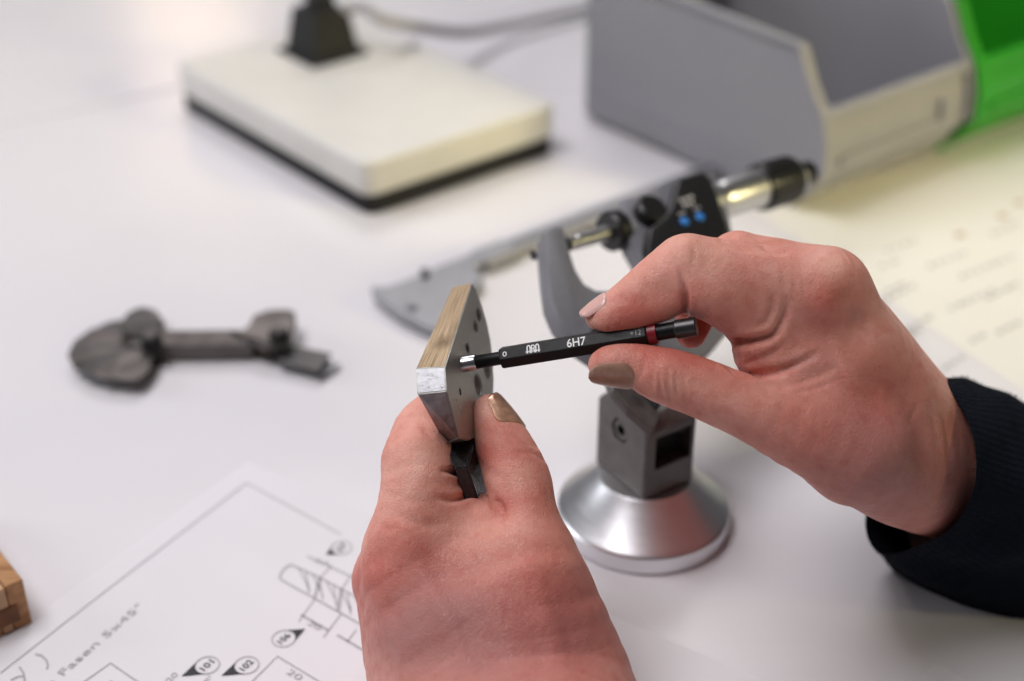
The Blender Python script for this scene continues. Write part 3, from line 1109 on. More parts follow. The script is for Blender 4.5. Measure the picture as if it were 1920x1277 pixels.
# lock clamp knob beside the housing
link("clamp_lever", lathe_mesh(mp(1212, 408, FT - 0.001), mn, [(0, 0), (0, 0.0066), (0.006, 0.0066), (0.007, 0.0056), (0.007, 0)], 24), M_MICB, mic, smooth=30)
link("anvil_screw", lathe_mesh(mp(1004, 478) - maxis * 0.0006, -maxis, [(0, 0), (0, 0.0019), (0.0006, 0.0019), (0.0006, 0)], 16), M_MICB, frame)
# jaws of the stand gripping the bow: two plates parallel to the frame, either side of it
for s, (pa_, wd) in ((1, ([(1128, 712), (1160, 716), (1228, 792), (1216, 820), (1170, 780), (1140, 745)], 0.0045)),):
    pts = [mp(x, y, FT + 0.0016) for x, y in pa_]
    link("jaw", prism_mesh(pts, mn * wd, 0.0007), M_CLAMP, stand)
pts = [mp(x, y, -FT - 0.0014) for x, y in ((1150, 700), (1210, 712), (1290, 775), (1290, 800), (1220, 790), (1172, 752))]
link("jaw", prism_mesh(pts, -mn * 0.0045, 0.0007), M_CLAMP, stand)
pts = [mp(x, y, FT * 0.3) for x, y in ((1168, 716), (1178, 716), (1226, 778), (1214, 782))]
link("jaw_gap_shade", prism_mesh(pts, mn * 0.006, 0.0004), M_DARK, stand)  # black strip paints the shade in the gap between the jaws

# ------------------------------------------------------------------ workpiece plate
GAX = cdir(0.953, 0.158, 0.259)        # plate normal = gauge axis, pointing at the handle
G0 = at(868, 683, FOCUS)               # where the gauge enters the plate


def wp(px, py, off=0.0):
    return on_plane(px, py, G0 + GAX * off, GAX)


plate = empty("machined_plate", wp(862, 826), "round-backed steel plate with drilled holes held upright between finger and thumb", "machined part")
face_px = [(885, 530), (894, 546), (904, 573), (913, 605), (920, 640), (924, 675), (926, 710), (925, 745), (920, 775), (910, 800), (896, 818), (880, 826), (861, 822), (837, 733), (834, 688)]
face = [wp(x, y) for x, y in face_px]
rear = []
for i, p in enumerate(face):
    rear.append(p - GAX * 0.0092)
# rear corners read from the photo
rear[0] = wp(848, 538, -0.0080)
rear[14] = wp(779, 691, -0.0092)
rear[13] = wp(782, 739, -0.0092)
rear[12] = wp(832, 828, -0.0092)
bm = bmesh.new()
fa = [bm.verts.new(p) for p in face]
ra = [bm.verts.new(p) for p in rear]
uvl = bm.loops.layers.uv.new("uv")
n = len(fa)
f = bm.faces.new(fa)
f.material_index = 0
f = bm.faces.new(ra[::-1])
f.material_index = 0
for i in range(n):
    j = (i + 1) % n
    fc = bm.faces.new((fa[i], ra[i], ra[j], fa[j]))
    if i == 14:
        fc.material_index = 1  # facet with the painted warm reflection
        for lp, uv in zip(fc.loops, ((1, 0), (1, 1), (0, 1), (0, 0))):
            lp[uvl].uv = uv
    elif i == 13:
        fc.material_index = 2
    elif i == 12:
        fc.material_index = 3
bmesh.ops.recalc_face_normals(bm, faces=bm.faces)
es = [e for e in bm.edges if len(e.link_faces) == 2 and e.calc_face_angle(0) > 0.3]
bmesh.ops.bevel(bm, geom=es, offset=0.00028, segments=2, affect='EDGES')
pme = bpy.data.meshes.new("m")
bm.to_mesh(pme)
bm.free()
for mm in (M_STEEL, M_EDGE, M_STEELB, M_STEELD):
    pme.materials.append(mm)
holes = [(898, 591, 0.00235), (892, 612, 0.0021), (877, 653, 0.0018), (897, 722, 0.0036), (914, 692, 0.0036), (868, 683, 0.00262)]
cut = []
for hx, hy, hr in holes:
    c = wp(hx, hy)
    cut.append(lathe_mesh(c + GAX * 0.002, -GAX, [(0, 0), (0, hr), (0.014, hr), (0.014, 0)], 32))
for hx, hy, hr in ((863, 735, 0.0012), (856, 751, 0.0006), (860, 763, 0.0006), (864, 774, 0.0006)):
    c = wp(hx, hy)
    cut.append(lathe_mesh(c + GAX * 0.001, -GAX, [(0, 0), (0, hr), (0.0016, hr), (0.0016, 0)], 16))
pm2 = boolean_diff(pme, cut)
link("plate_body", pm2, None, plate, smooth=30)
# countersink rims of the big holes
for hx, hy, hr in holes[:5]:
    c = wp(hx, hy)
    link("hole_chamfer", lathe_mesh(c - GAX * 0.0006, GAX, [(0, hr * 0.96), (0.0004, hr * 0.97), (0.0007, hr * 1.10), (0.00062, hr * 1.13)], 32), M_STEEL, plate, smooth=60)
for hx, hy in ((856, 751), (860, 763), (864, 774)):
    c = wp(hx, hy)
    link("punch_mark", lathe_mesh(c - GAX * 0.0003, GAX, [(0, 0), (0, 0.00048), (0.0005, 0.0003), (0.0006, 0)], 12), M_CHROME, plate, smooth=60)
# dark stepped shank below the plate, between finger and thumb
def shank_mesh():
    P_ = {"a": (826, 822, 0.441), "b": (888, 834, 0.4425), "c": (877, 876, 0.432), "d": (853, 879, 0.432), "e": (898, 940, 0.438), "f": (874, 945, 0.438),
          "g": (916, 846, 0.455), "h": (918, 945, 0.453), "t": (884, 768, 0.4525), "u": (908, 790, 0.459)}
    bm_ = bmesh.new()
    fr = {k: bm_.verts.new(at(*v)) for k, v in P_.items()}
    bk = {k: bm_.verts.new(at(*v) + AX_F * 0.011) for k, v in P_.items()}
    for f_ in ("abcd", "dcef", "bghec", "atb", "tugb"):
        bm_.faces.new([fr[k] for k in f_])
        bm_.faces.new([bk[k] for k in f_[::-1]])
    loop = "adfehgut"
    for k, l in zip(loop, loop[1:] + loop[:1]):
        bm_.faces.new((fr[k], fr[l], bk[l], bk[k]))
    bmesh.ops.recalc_face_normals(bm_, faces=bm_.faces)
    es_ = [e for e in bm_.edges if len(e.link_faces) == 2 and e.calc_face_angle(0) > 0.25]
    bmesh.ops.bevel(bm_, geom=es_, offset=0.0004, segments=2, affect='EDGES', clamp_overlap=True)
    return bm_mesh(bm_)


link("shank", shank_mesh(), M_BLACKST, plate)

# ------------------------------------------------------------------ plug gauge
PXM = FOCUS / FPX                       # metres per photo pixel at the focus plane
gauge = empty("plug_gauge", G0, "black plug gauge marked 6H7 with red ring, its pin entering the plate", "plug gauge")
FORE = (0.953 ** 2 + 0.158 ** 2) ** 0.5


def gt(px):
    """distance along the gauge axis for a pixel column"""
    lo, hi = -0.02, 0.2
    for _ in range(40):
        mid = (lo + hi) / 2
        q = G0 + GAX * mid - CAM
        x = q.dot(AX_R) / q.dot(AX_F) * FPX + 960
        if x < px:
            lo = mid
        else:
            hi = mid
    return lo


def glathe(name, prof, m, seg=40, parent=None, sm=30, phase=0.0):
    return link(name, lathe_mesh(G0, GAX, prof, seg, hint=cdir(0, 0, 1), phase=phase), m, parent or gauge, smooth=sm)


g1, g2, g3, g4, g5, g6 = gt(894), gt(940), gt(1216), gt(1232), gt(1266), gt(1306)
glathe("go_pin", [(-0.006, 0), (-0.006, 0.00256), (g1 - 0.0003, 0.00256), (g1, 0.0024), (g1, 0)], M_PIN, 48)
glathe("neck", [(g1 - 0.0002, 0), (g1 - 0.0002, 0.0019), (g1 + 0.0002, 0.0021), (g2, 0.0021), (g2, 0)], M_GAUGE, 40)
# hexagonal handle, chamfered ends
PH = math.radians(30 + 8)
hu, hv, _ = frame_of(GAX, cdir(0, 0, 1))
hr = 0.0036
handle = link("handle", lathe_mesh(G0, GAX, [(g2, 0), (g2, hr * 0.90), (g2 + 0.0006, hr), (g3 - 0.0006, hr), (g3, hr * 0.9), (g3, 0)], 6, hint=cdir(0, 0, 1), phase=PH), M_GAUGE, gauge)
bmod = handle.modifiers.new("b", 'BEVEL')
bmod.width = 0.00022
bmod.segments = 2
glathe("red_ring", [(g3, 0), (g3, 0.0033), (g4, 0.0033), (g4, 0)], M_RED, 40)
glathe("neck", [(g4 - 0.0002, 0), (g4 - 0.0002, 0.0025), (g5, 0.0025), (g5, 0)], M_GAUGE, 40)
glathe("no_go_pin", [(g5, 0), (g5, 0.0027), (g5 + 0.0003, 0.00288), (g6 - 0.0003, 0.00288), (g6, 0.0027), (g6, 0)], M_PIND, 48)
# lettering sits on the hexagon flat that faces the camera
best = None
for k in range(6):
    a = PH + math.pi / 6 + k * math.pi / 3
    d = hu * math.cos(a) + hv * math.sin(a)
    s = d.dot((CAM - G0).normalized())
    if best is None or s > best[0]:
        best = (s, d)
fl = best[1]
apo = hr * math.cos(math.pi / 6)
fup = fl.cross(GAX).normalized()


def glet(body, px0, px1, dy, h, m, bold=0.0):
    t0_, t1_ = gt(px0), gt(px1)
    o = G0 + GAX * t0_ + fl * (apo + 0.00008) + fup * dy
    link("lettering", text_mesh(body, o, GAX, fl, h, t1_ - t0_, bold), m, handle)


if fup.dot(AX_U) < 0:
    fup = -fup
glet("0", 948, 956, -0.0009, 0.0016, M_WHITEP, 0.01)
glet("6H7", 1068, 1103, -0.0013, 0.0027, M_WHITEP, 0.012)
glet("+12", 1186, 1206, -0.0010, 0.0017, M_INKG, 0.0)
# maker's mark: three linked arches with crossbar
lo_t, hi_t = gt(992), gt(1018)
W3 = (hi_t - lo_t)


def gp(a, b):
    return G0 + GAX * (lo_t + W3 * a) + fl * (apo + 0.00008) + fup * (-0.0012 + 0.0026 * b)


strokes = []
for k in (0, 2):
    x0 = 0.08 + k * 0.31
    x1 = x0 + 0.21
    arch = [gp(x0, 0.0), gp(x0, 0.75), gp(x0 + 0.03, 0.92), gp((x0 + x1) / 2, 1.0), gp(x1 - 0.03, 0.92), gp(x1, 0.75), gp(x1, 0.0)]
    strokes.append(ribbon_mesh(arch, 0.00042, fl))
strokes.append(ribbon_mesh([gp(0.39, 0.0), gp(0.39, 0.98)], 0.00042, fl))
strokes.append(ribbon_mesh([gp(0.39, 0.95), gp(0.53, 0.95), gp(0.60, 0.86), gp(0.60, 0.66), gp(0.53, 0.54), gp(0.39, 0.54)], 0.00038, fl))
strokes.append(ribbon_mesh([gp(0.50, 0.54), gp(0.60, 0.36), gp(0.61, 0.0)], 0.00042, fl))
strokes.append(ribbon_mesh([gp(-0.04, 0.22), gp(1.0, 0.22)], 0.00038, fl))
link("maker_mark", join_meshes(strokes), M_WHITEP, handle)


# ------------------------------------------------------------------ hands: one continuous skin grown from a signed distance field
def cam_mm(p):
    """(px, py, depth offset in mm) -> camera-space mm (right, up, depth)"""
    d = FOCUS * 1000 + p[2]
    return np.array([(p[0] - 960.0) / FPX * d, (638.5 - p[1]) / FPX * d, d])


def r_mm(r, D):
    return r * (FOCUS * 1000 + D) / FPX


def smin(a, b, k):
    h = np.maximum(k - np.abs(a - b), 0.0) / k
    return np.minimum(a, b) - h * h * k * 0.25


def cone_sdf(G, a, b):
    A, B = cam_mm(a), cam_mm(b)
    ra_, rb_ = r_mm(a[3], a[2]), r_mm(b[3], b[2])
    ba = (B - A).astype(np.float32)
    L2 = float(ba.dot(ba)) + 1e-9
    px, py, pz = G[0] - A[0], G[1] - A[1], G[2] - A[2]
    t = np.clip((px * ba[0] + py * ba[1] + pz * ba[2]) / L2, 0, 1)
    px = px - t * ba[0]
    py = py - t * ba[1]
    pz = pz - t * ba[2]
    return np.sqrt(px * px + py * py + pz * pz) - (ra_ + (rb_ - ra_) * t)


def smooth_chain(ch_, n=3):
    """Catmull-Rom through position, depth and radius, so limbs bend and taper smoothly"""
    if len(ch_) == 1:
        return [ch_[0], ch_[0]]
    P = [np.array(p, float) for p in ch_]
    P = [P[0] * 2 - P[1]] + P + [P[-1] * 2 - P[-2]]
    out = []
    for i in range(1, len(P) - 2):
        for k in range(n):
            t = k / n
            a, b, c, d = P[i - 1], P[i], P[i + 1], P[i + 2]
            out.append(0.5 * ((2 * b) + (c - a) * t + (2 * a - 5 * b + 4 * c - d) * t * t + (3 * b - a - 3 * c + d) * t ** 3))
    out.append(P[-2])
    return out


def surface_nets(Fd, org, h):
    s = Fd < 0
    nx, ny, nz = Fd.shape
    cnt = np.zeros((nx - 1, ny - 1, nz - 1), np.int8)
    offs = [(i, j, k) for i in (0, 1) for j in (0, 1) for k in (0, 1)]

    def sl_(A, o):
        return A[o[0]:nx - 1 + o[0], o[1]:ny - 1 + o[1], o[2]:nz - 1 + o[2]]
    for o in offs:
        cnt += sl_(s, o)
    act = (cnt > 0) & (cnt < 8)
    idx = np.full(act.shape, -1, np.int64)
    ii = np.argwhere(act)
    idx[act] = np.arange(len(ii))
    acc = np.zeros((len(ii), 3))
    num = np.zeros(len(ii))
    vals = {o: Fd[ii[:, 0] + o[0], ii[:, 1] + o[1], ii[:, 2] + o[2]].astype(float) for o in offs}
    for o in offs:
        for ax in range(3):
            if o[ax] == 0:
                o2_ = list(o)
                o2_[ax] = 1
                a_, b_ = vals[o], vals[tuple(o2_)]
                m = (a_ < 0) != (b_ < 0)
                t = np.where(m, a_ / np.where(m, a_ - b_, 1), 0)
                p = np.tile(np.array(o, float), (len(ii), 1))
                p[:, ax] += t
                acc += p * m[:, None]
                num += m
    V = (ii + acc / num[:, None]) * h + org
    quads = []
    for ax in range(3):
        u, v = [(1, 2), (2, 0), (0, 1)][ax]
        a_ = [slice(None)] * 3
        b_ = [slice(None)] * 3
        a_[ax] = slice(0, -1)
        b_[ax] = slice(1, None)
        d = s[tuple(a_)] != s[tuple(b_)]
        e = np.argwhere(d)
        ok = (e[:, u] > 0) & (e[:, v] > 0) & (e[:, u] < Fd.shape[u] - 1) & (e[:, v] < Fd.shape[v] - 1)
        e = e[ok]
        inside = s[e[:, 0], e[:, 1], e[:, 2]]
        c = []
        for du, dv in ((-1, -1), (0, -1), (0, 0), (-1, 0)):
            q = e.copy()
            q[:, u] += du
            q[:, v] += dv
            c.append(idx[q[:, 0], q[:, 1], q[:, 2]])
        Q = np.stack(c, 1)
        Q[~inside] = Q[~inside][:, ::-1]
        quads.append(Q)
    return V, np.concatenate(quads)


def laplace(V, Q, it, lam=0.5):
    E = np.concatenate([Q[:, [0, 1]], Q[:, [1, 2]], Q[:, [2, 3]], Q[:, [3, 0]]])
    E = np.concatenate([E, E[:, ::-1]])
    deg = np.bincount(E[:, 0], minlength=len(V)).astype(float)
    for _ in range(it):
        S = np.stack([np.bincount(E[:, 0], weights=V[E[:, 1], k], minlength=len(V)) for k in range(3)], 1)
        V = V + lam * (S / deg[:, None] - V)
    return V


def normals(V, Q):
    n = np.cross(V[Q[:, 2]] - V[Q[:, 0]], V[Q[:, 3]] - V[Q[:, 1]])
    N = np.zeros_like(V)
    for k in range(4):
        for c in range(3):
            N[:, c] += np.bincount(Q[:, k], weights=n[:, c], minlength=len(V))
    N /= np.linalg.norm(N, axis=1)[:, None] + 1e-12
    return N


def to_px(V):
    return 960 + V[:, 0] / V[:, 2] * FPX, 638.5 - V[:, 1] / V[:, 2] * FPX


def poly_dist(X, Y, pts):
    """distance in px to a polyline and the parameter along it"""
    best = np.full(len(X), 1e9)
    par = np.zeros(len(X))
    seg = [math.dist(a, b) for a, b in zip(pts[:-1], pts[1:])]
    tot = sum(seg)
    acc = 0
    for (a, b), l in zip(zip(pts[:-1], pts[1:]), seg):
        dx, dy = b[0] - a[0], b[1] - a[1]
        t = np.clip(((X - a[0]) * dx + (Y - a[1]) * dy) / (dx * dx + dy * dy + 1e-9), 0, 1)
        d = np.hypot(X - a[0] - t * dx, Y - a[1] - t * dy)
        m = d < best
        best[m] = d[m]
        par[m] = (acc + t[m] * l) / tot
        acc += l
    return best, par


def smooth_poly(pts, n=6):
    return [(p.x, p.y) for p in spline([Vector((x, y, 0)) for x, y in pts], n)]


def grow_hand(groups, order, h, creases, bumps, spots, name, parent, front_max):
    allp = [p for g in groups.values() for ch_ in g["chains"] for p in ch_]
    C = np.array([cam_mm(p) for p in allp])
    Rr = np.array([r_mm(p[3], p[2]) for p in allp])
    lo = (C - Rr[:, None]).min(0) - 3
    hi = (C + Rr[:, None]).max(0) + 3
    nn = np.ceil((hi - lo) / h).astype(int) + 1
    gx = (lo[0] + np.arange(nn[0]) * h).astype(np.float32)[:, None, None]
    gy = (lo[1] + np.arange(nn[1]) * h).astype(np.float32)[None, :, None]
    gz = (lo[2] + np.arange(nn[2]) * h).astype(np.float32)[None, None, :]
    G = (gx, gy, gz)
    PX = 960 + gx / gz * FPX + 0 * gy
    PY = 638.5 - gy / gz * FPX + 0 * gx
    fields = {}
    for k_, g in groups.items():
        F_ = None
        for ch_ in g["chains"]:
            ch_ = smooth_chain(ch_)
            D_ = np.full(tuple(nn), 60.0, np.float32)
            for a, b in zip(ch_[:-1], ch_[1:]):
                A_, B_ = cam_mm(a), cam_mm(b)
                m_ = max(r_mm(a[3], a[2]), r_mm(b[3], b[2])) + 14.0
                i0 = np.maximum(0, np.floor((np.minimum(A_, B_) - m_ - lo) / h).astype(int))
                i1 = np.minimum(nn, np.ceil((np.maximum(A_, B_) + m_ - lo) / h).astype(int) + 1)
                if (i1 <= i0).any():
                    continue
                sx, sy, sz = (slice(i0[q], i1[q]) for q in range(3))
                d = cone_sdf((gx[sx], gy[:, sy], gz[:, :, sz]), a, b)
                D_[sx, sy, sz] = np.minimum(D_[sx, sy, sz], d)
            F_ = D_ if F_ is None else smin(F_, D_, g["k"])
        fields[k_] = F_
    F_ = fields[order[0]]
    for k_ in order[1:]:
        kb = groups[k_]["kb"]
        if callable(kb):
            kb = kb(PX, PY).astype(np.float32)
        F_ = smin(F_, fields[k_], kb)
    V, Q = surface_nets(F_, lo, h)
    V = laplace(V, Q, 3)
    Nn = normals(V, Q)
    if (Nn * (V - V.mean(0))).sum() < 0:
        Q = Q[:, ::-1]
        Nn = -Nn
    X, Y = to_px(V)
    view = -V / np.linalg.norm(V, axis=1)[:, None]
    facing = np.clip(((Nn * view).sum(1) - 0.0) / 0.3, 0, 1) * (V[:, 2] < FOCUS * 1000 + front_max)
    # broad bumps and hollows: (px, py, radius_px, height_mm)
    for bx_, by_, br_, bh in bumps:
        w = np.exp(-(((X - bx_) ** 2 + (Y - by_) ** 2) / br_ ** 2))
        V += Nn * (w * bh * facing)[:, None]
    # uneven flesh: tendons, fat and small hollows
    und = np.zeros(len(V))
    for wl, am in ((28, 0.16), (16, 0.10), (10, 0.05)):
        for _ in range(5):
            kv = RNG.normal(size=3)
            kv *= 2 * math.pi / wl / np.linalg.norm(kv)
            und += am * 0.36 * np.sin(V @ kv + RNG.uniform(0, 6.28))
    V += Nn * und[:, None]
    Nn = normals(V, Q)
    for cr_ in creases:
        pts, dep, wid = cr_[:3]
        d, par = poly_dist(X, Y, smooth_poly(pts))
        fade = np.clip(np.sin(np.pi * np.clip(par, 0, 1)), 0, 1) ** 0.6 if len(cr_) == 3 else np.cos(np.pi / 2 * np.clip(par, 0, 1)) ** 0.8
        prof = -np.exp(-(d / wid) ** 2) + 0.2 * np.exp(-((d - 2.3 * wid) / (1.2 * wid)) ** 2)
        V += Nn * (prof * (dep * 1.15 if dep > 1.2 or dep < 0 else dep * 0.8) * fade * facing)[:, None]
    V = laplace(V, Q, 1, 0.3)
    me = bpy.data.meshes.new("m")
    me.vertices.add(len(V))
    base = np.array(CAM)
    W = (base + (V[:, :1] / 1000) * np.array(AX_R) + (V[:, 1:2] / 1000) * np.array(AX_U) + (V[:, 2:3] / 1000) * np.array(AX_F))
    me.vertices.foreach_set("co", W.astype(np.float32).ravel())
    me.loops.add(Q.size)
    me.loops.foreach_set("vertex_index", Q.astype(np.int32).ravel())
    me.polygons.add(len(Q))
    me.polygons.foreach_set("loop_start", np.arange(0, Q.size, 4, dtype=np.int32))
    me.update(calc_edges=True)
    me.validate()
    # camera axes are a right-handed set (right, up, -forward): depth flips the winding
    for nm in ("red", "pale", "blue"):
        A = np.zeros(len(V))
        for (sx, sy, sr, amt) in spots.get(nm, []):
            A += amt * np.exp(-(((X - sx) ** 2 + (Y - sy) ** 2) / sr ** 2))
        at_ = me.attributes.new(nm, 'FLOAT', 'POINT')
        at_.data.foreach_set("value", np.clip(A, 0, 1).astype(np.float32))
    bm_ = bmesh.new()
    bm_.from_mesh(me)
    bmesh.ops.recalc_face_normals(bm_, faces=bm_.faces)
    bm_.to_mesh(me)
    bm_.free()
    return link(name, me, M_SKIN, parent, smooth=180)


def nail_mesh(a, b, nrm, half_ang, over=0.0, lift=0.4, flat=1.25, thick=0.0005, nu=18, nv=16):
    """a -> b along the distal phalanx (px, py, D, r); nrm camera direction of the nail's back"""
    A, B = Vector(at(a[0], a[1], FOCUS + a[2] / 1000)), Vector(at(b[0], b[1], FOCUS + b[2] / 1000))
    ra_, rb_ = r_mm(a[3], a[2]) / 1000, r_mm(b[3], b[2]) / 1000
    ax = (B - A).normalized()
    n_ = cdir(*nrm)
    n_ = (n_ - ax * n_.dot(ax)).normalized()
    s_ = ax.cross(n_)
    L_ = (B - A).length + over
    bm_ = bmesh.new()
    top, bot = [], []
    for i in range(nv + 1):
        v = i / nv
        rowt, rowb = [], []
        r0 = ra_ + (rb_ - ra_) * v
        # outline: rounded cuticle end, almond free edge
        if v < 0.3:
            wv = math.sqrt(max(0, 1 - ((0.3 - v) / 0.3) ** 2)) * 0.30 + 0.70
            wv = max(0.05, math.sqrt(max(0.0, 1 - ((0.3 - v) / 0.302) ** 2)))
        elif v > 0.72:
            q = (v - 0.72) / 0.28
            wv = max(0.06, math.sqrt(max(0.0, 1 - (q * 0.985) ** 2.4)))
        else:
            wv = 1.0
        for j in range(nu + 1):
            u = (2 * j / nu - 1) * wv
            an = u * half_ang / flat
            rr0 = r0 * flat
            c = A + ax * (L_ * v) - n_ * (r0 * (flat - 1))
            arch = 0.00025 * math.sin(math.pi * min(1, v * 1.1))
            rad = rr0 + lift / 1000 + arch - 0.0004 * abs(2 * j / nu - 1) ** 6 - 0.0005 * (1 - wv) ** 2
            d = n_ * math.cos(an) + s_ * math.sin(an)
            rowt.append(bm_.verts.new(c + d * rad))
            rowb.append(bm_.verts.new(c + d * (rad - thick)))
        top.append(rowt)
        bot.append(rowb)
    for i in range(nv):
        for j in range(nu):
            bm_.faces.new((top[i][j], top[i][j + 1], top[i + 1][j + 1], top[i + 1][j]))
            bm_.faces.new((bot[i][j], bot[i + 1][j], bot[i + 1][j + 1], bot[i][j + 1]))
    for i in range(nv):
        bm_.faces.new((top[i][0], top[i + 1][0], bot[i + 1][0], bot[i][0]))
        bm_.faces.new((top[i][nu], bot[i][nu], bot[i + 1][nu], top[i + 1][nu]))
    for j in range(nu):
        bm_.faces.new((top[0][j], bot[0][j], bot[0][j + 1], top[0][j + 1]))
        bm_.faces.new((top[nv][j], top[nv][j + 1], bot[nv][j + 1], bot[nv][j]))
    return bm_mesh(bm_)


def step(x, a, b):
    t = np.clip((x - a) / (b - a), 0, 1)
    return t * t * (3 - 2 * t)


HSTEP = 0.75

# ---- right hand: index on top of the gauge, thumb below it
rt = empty("hand", at(1700, 900, FOCUS), "right hand pinching the black plug gauge between thumb and forefinger, navy cuff", "hand")
r_groups = {
    "palm": {"k": 11.0, "chains": [
        [(1548, 548, 4, 74), (1628, 690, 14, 92), (1712, 815, 30, 96), (1800, 900, 56, 92), (1990, 1000, 120, 104)],
        [(1540, 545, 22, 72), (1640, 690, 34, 88), (1730, 820, 52, 94)],
        [(1545, 560, 38, 66), (1640, 700, 50, 80), (1730, 830, 64, 90)],
        [(1540, 590, 52, 58), (1640, 720, 62, 70), (1730, 840, 70, 84)],
        [(1610, 848, 6, 96), (1700, 888, 28, 104), (1790, 920, 54, 92), (1900, 960, 88, 92)],
        [(1470, 640, 6, 62), (1560, 700, 8, 90)],
        [(1432, 668, 4, 50), (1520, 720, 6, 80)],
    ]},
    "prox": {"k": 7.0, "kb": 7.0, "chains": [[(1548, 546, 3, 76), (1440, 535, 1, 74), (1352, 518, 0, 70), (1296, 505, 0, 64)], [(1318, 545, -2, 48), (1352, 558, -2, 50), (1398, 588, 0, 52), (1450, 610, 2, 50)]]},
    "mid": {"k": 2.2, "kb": 3.2, "chains": [[(1283, 502, 0, 60), (1235, 532, 0, 53), (1186, 566, 0, 46), (1150, 583, 0, 36), (1122, 594, 1, 26)],
                                            [(1244, 566, -3, 36), (1200, 582, -3, 34), (1140, 596, -2, 25)]]},
    "middle": {"k": 6.0, "kb": lambda X, Y: 1.2 + 4.0 * step(X, 1450, 1540), "chains": [[(1555, 540, 22, 72), (1400, 498, 21, 60), (1376, 500, 20, 58), (1312, 575, 16, 42), (1296, 622, 11, 31)]]},
    "ring": {"k": 6.0, "kb": lambda X, Y: 1.2 + 4.0 * step(X, 1480, 1560), "chains": [[(1555, 570, 40, 66), (1452, 552, 40, 56), (1425, 620, 36, 42), (1452, 655, 30, 36)]]},
    "little": {"k": 6.0, "kb": lambda X, Y: 1.2 + 4.0 * step(X, 1500, 1580), "chains": [[(1560, 600, 54, 56), (1480, 590, 54, 46), (1465, 650, 50, 38), (1500, 680, 42, 33)]]},
    "thumb": {"k": 7.0, "kb": lambda X, Y: 0.8 + 7.0 * step(X, 1375, 1480) * step(Y, 660, 720), "chains": [
        [(1600, 842, 0, 96), (1500, 802, -3, 80), (1400, 763, -5, 61), (1312, 727, -5, 57), (1246, 704, -4, 54), (1188, 684, -3, 41), (1150, 684, -3, 38), (1133, 685, -3, 31)]]},
}
r_creases = [
    ([(1284, 592), (1286, 560), (1280, 530), (1272, 505)], 1.6, 5, 1),
    ([(1380, 641), (1410, 639), (1447, 629), (1463, 606), (1474, 580), (1480, 548)], 2.1, 7, 1),
    ([(1452, 540), (1449, 575), (1438, 600), (1415, 618)], 0.8, 6),
    ([(1364, 680), (1388, 699), (1420, 703), (1463, 694), (1500, 680), (1545, 655)], 2.0, 6, 1),
    ([(1392, 686), (1420, 673), (1448, 661), (1475, 640)], 0.7, 5),
    ([(1430, 722), (1480, 722), (1530, 706), (1580, 682)], 0.55, 6),
    ([(1480, 738), (1530, 728), (1580, 706)], 0.4, 5),
    ([(1490, 520), (1490, 560)], 0.4, 4), ([(1505, 522), (1507, 560)], 0.4, 4), ([(1518, 525), (1520, 552)], 0.3, 4),
    ([(1462, 500), (1470, 540), (1468, 570)], 0.45, 5),
    ([(1240, 690), (1237, 715), (1241, 742), (1250, 762)], 0.75, 4),
    ([(1254, 686), (1252, 712), (1255, 745), (1262, 768)], 0.9, 4),
    ([(1268, 690), (1267, 720), (1270, 750)], 0.75, 4),
    ([(1281, 698), (1282, 728), (1288, 758)], 0.5, 4),
    ([(1226, 696), (1224, 716), (1228, 735)], 0.5, 3.5),
    ([(1204, 672), (1206, 690), (1200, 708)], 0.5, 4),
    ([(1300, 706), (1302, 735)], 0.3, 4),
    ([(1420, 456), (1445, 470), (1462, 474), (1480, 470)], 0.9, 4),
    ([(1345, 446), (1362, 456), (1400, 466), (1440, 472)], 0.8, 5),
    ([(1570, 470), (1585, 485), (1590, 500)], 0.4, 3), ([(1582, 468), (1596, 484), (1602, 498)], 0.4, 3), ([(1556, 468), (1572, 478)], 0.3, 3),
    ([(1160, 552), (1176, 566), (1184, 584)], 0.4, 4), ([(1205, 540), (1212, 560), (1210, 580)], 0.35, 4),
    ([(1298, 455), (1302, 480), (1296, 505)], 0.4, 4),
    ([(1700, 800), (1712, 775), (1718, 752)], 0.5, 5), ([(1735, 720), (1765, 770), (1780, 830), (1778, 890)], 0.5, 5), ([(1718, 735), (1750, 790), (1762, 850)], 0.35, 5),
    ([(1700, 830), (1705, 870), (1690, 930)], 0.35, 6),
    ([(1560, 640), (1590, 700), (1640, 760)], -0.5, 9),
]
r_bumps = [(1545, 570, 45, 1.6), (1590, 560, 26, -1.3), (1610, 600, 30, -0.8), (1580, 498, 30, 0.7), (1285, 460, 30, 0.6), (1410, 665, 28, 1.0), (1420, 760, 40, 0.5), (1245, 700, 26, 0.5), (1640, 800, 70, -1.0),
           (1330, 560, 40, 0.8), (1500, 620, 40, -0.6), (1720, 760, 40, 0.8)]
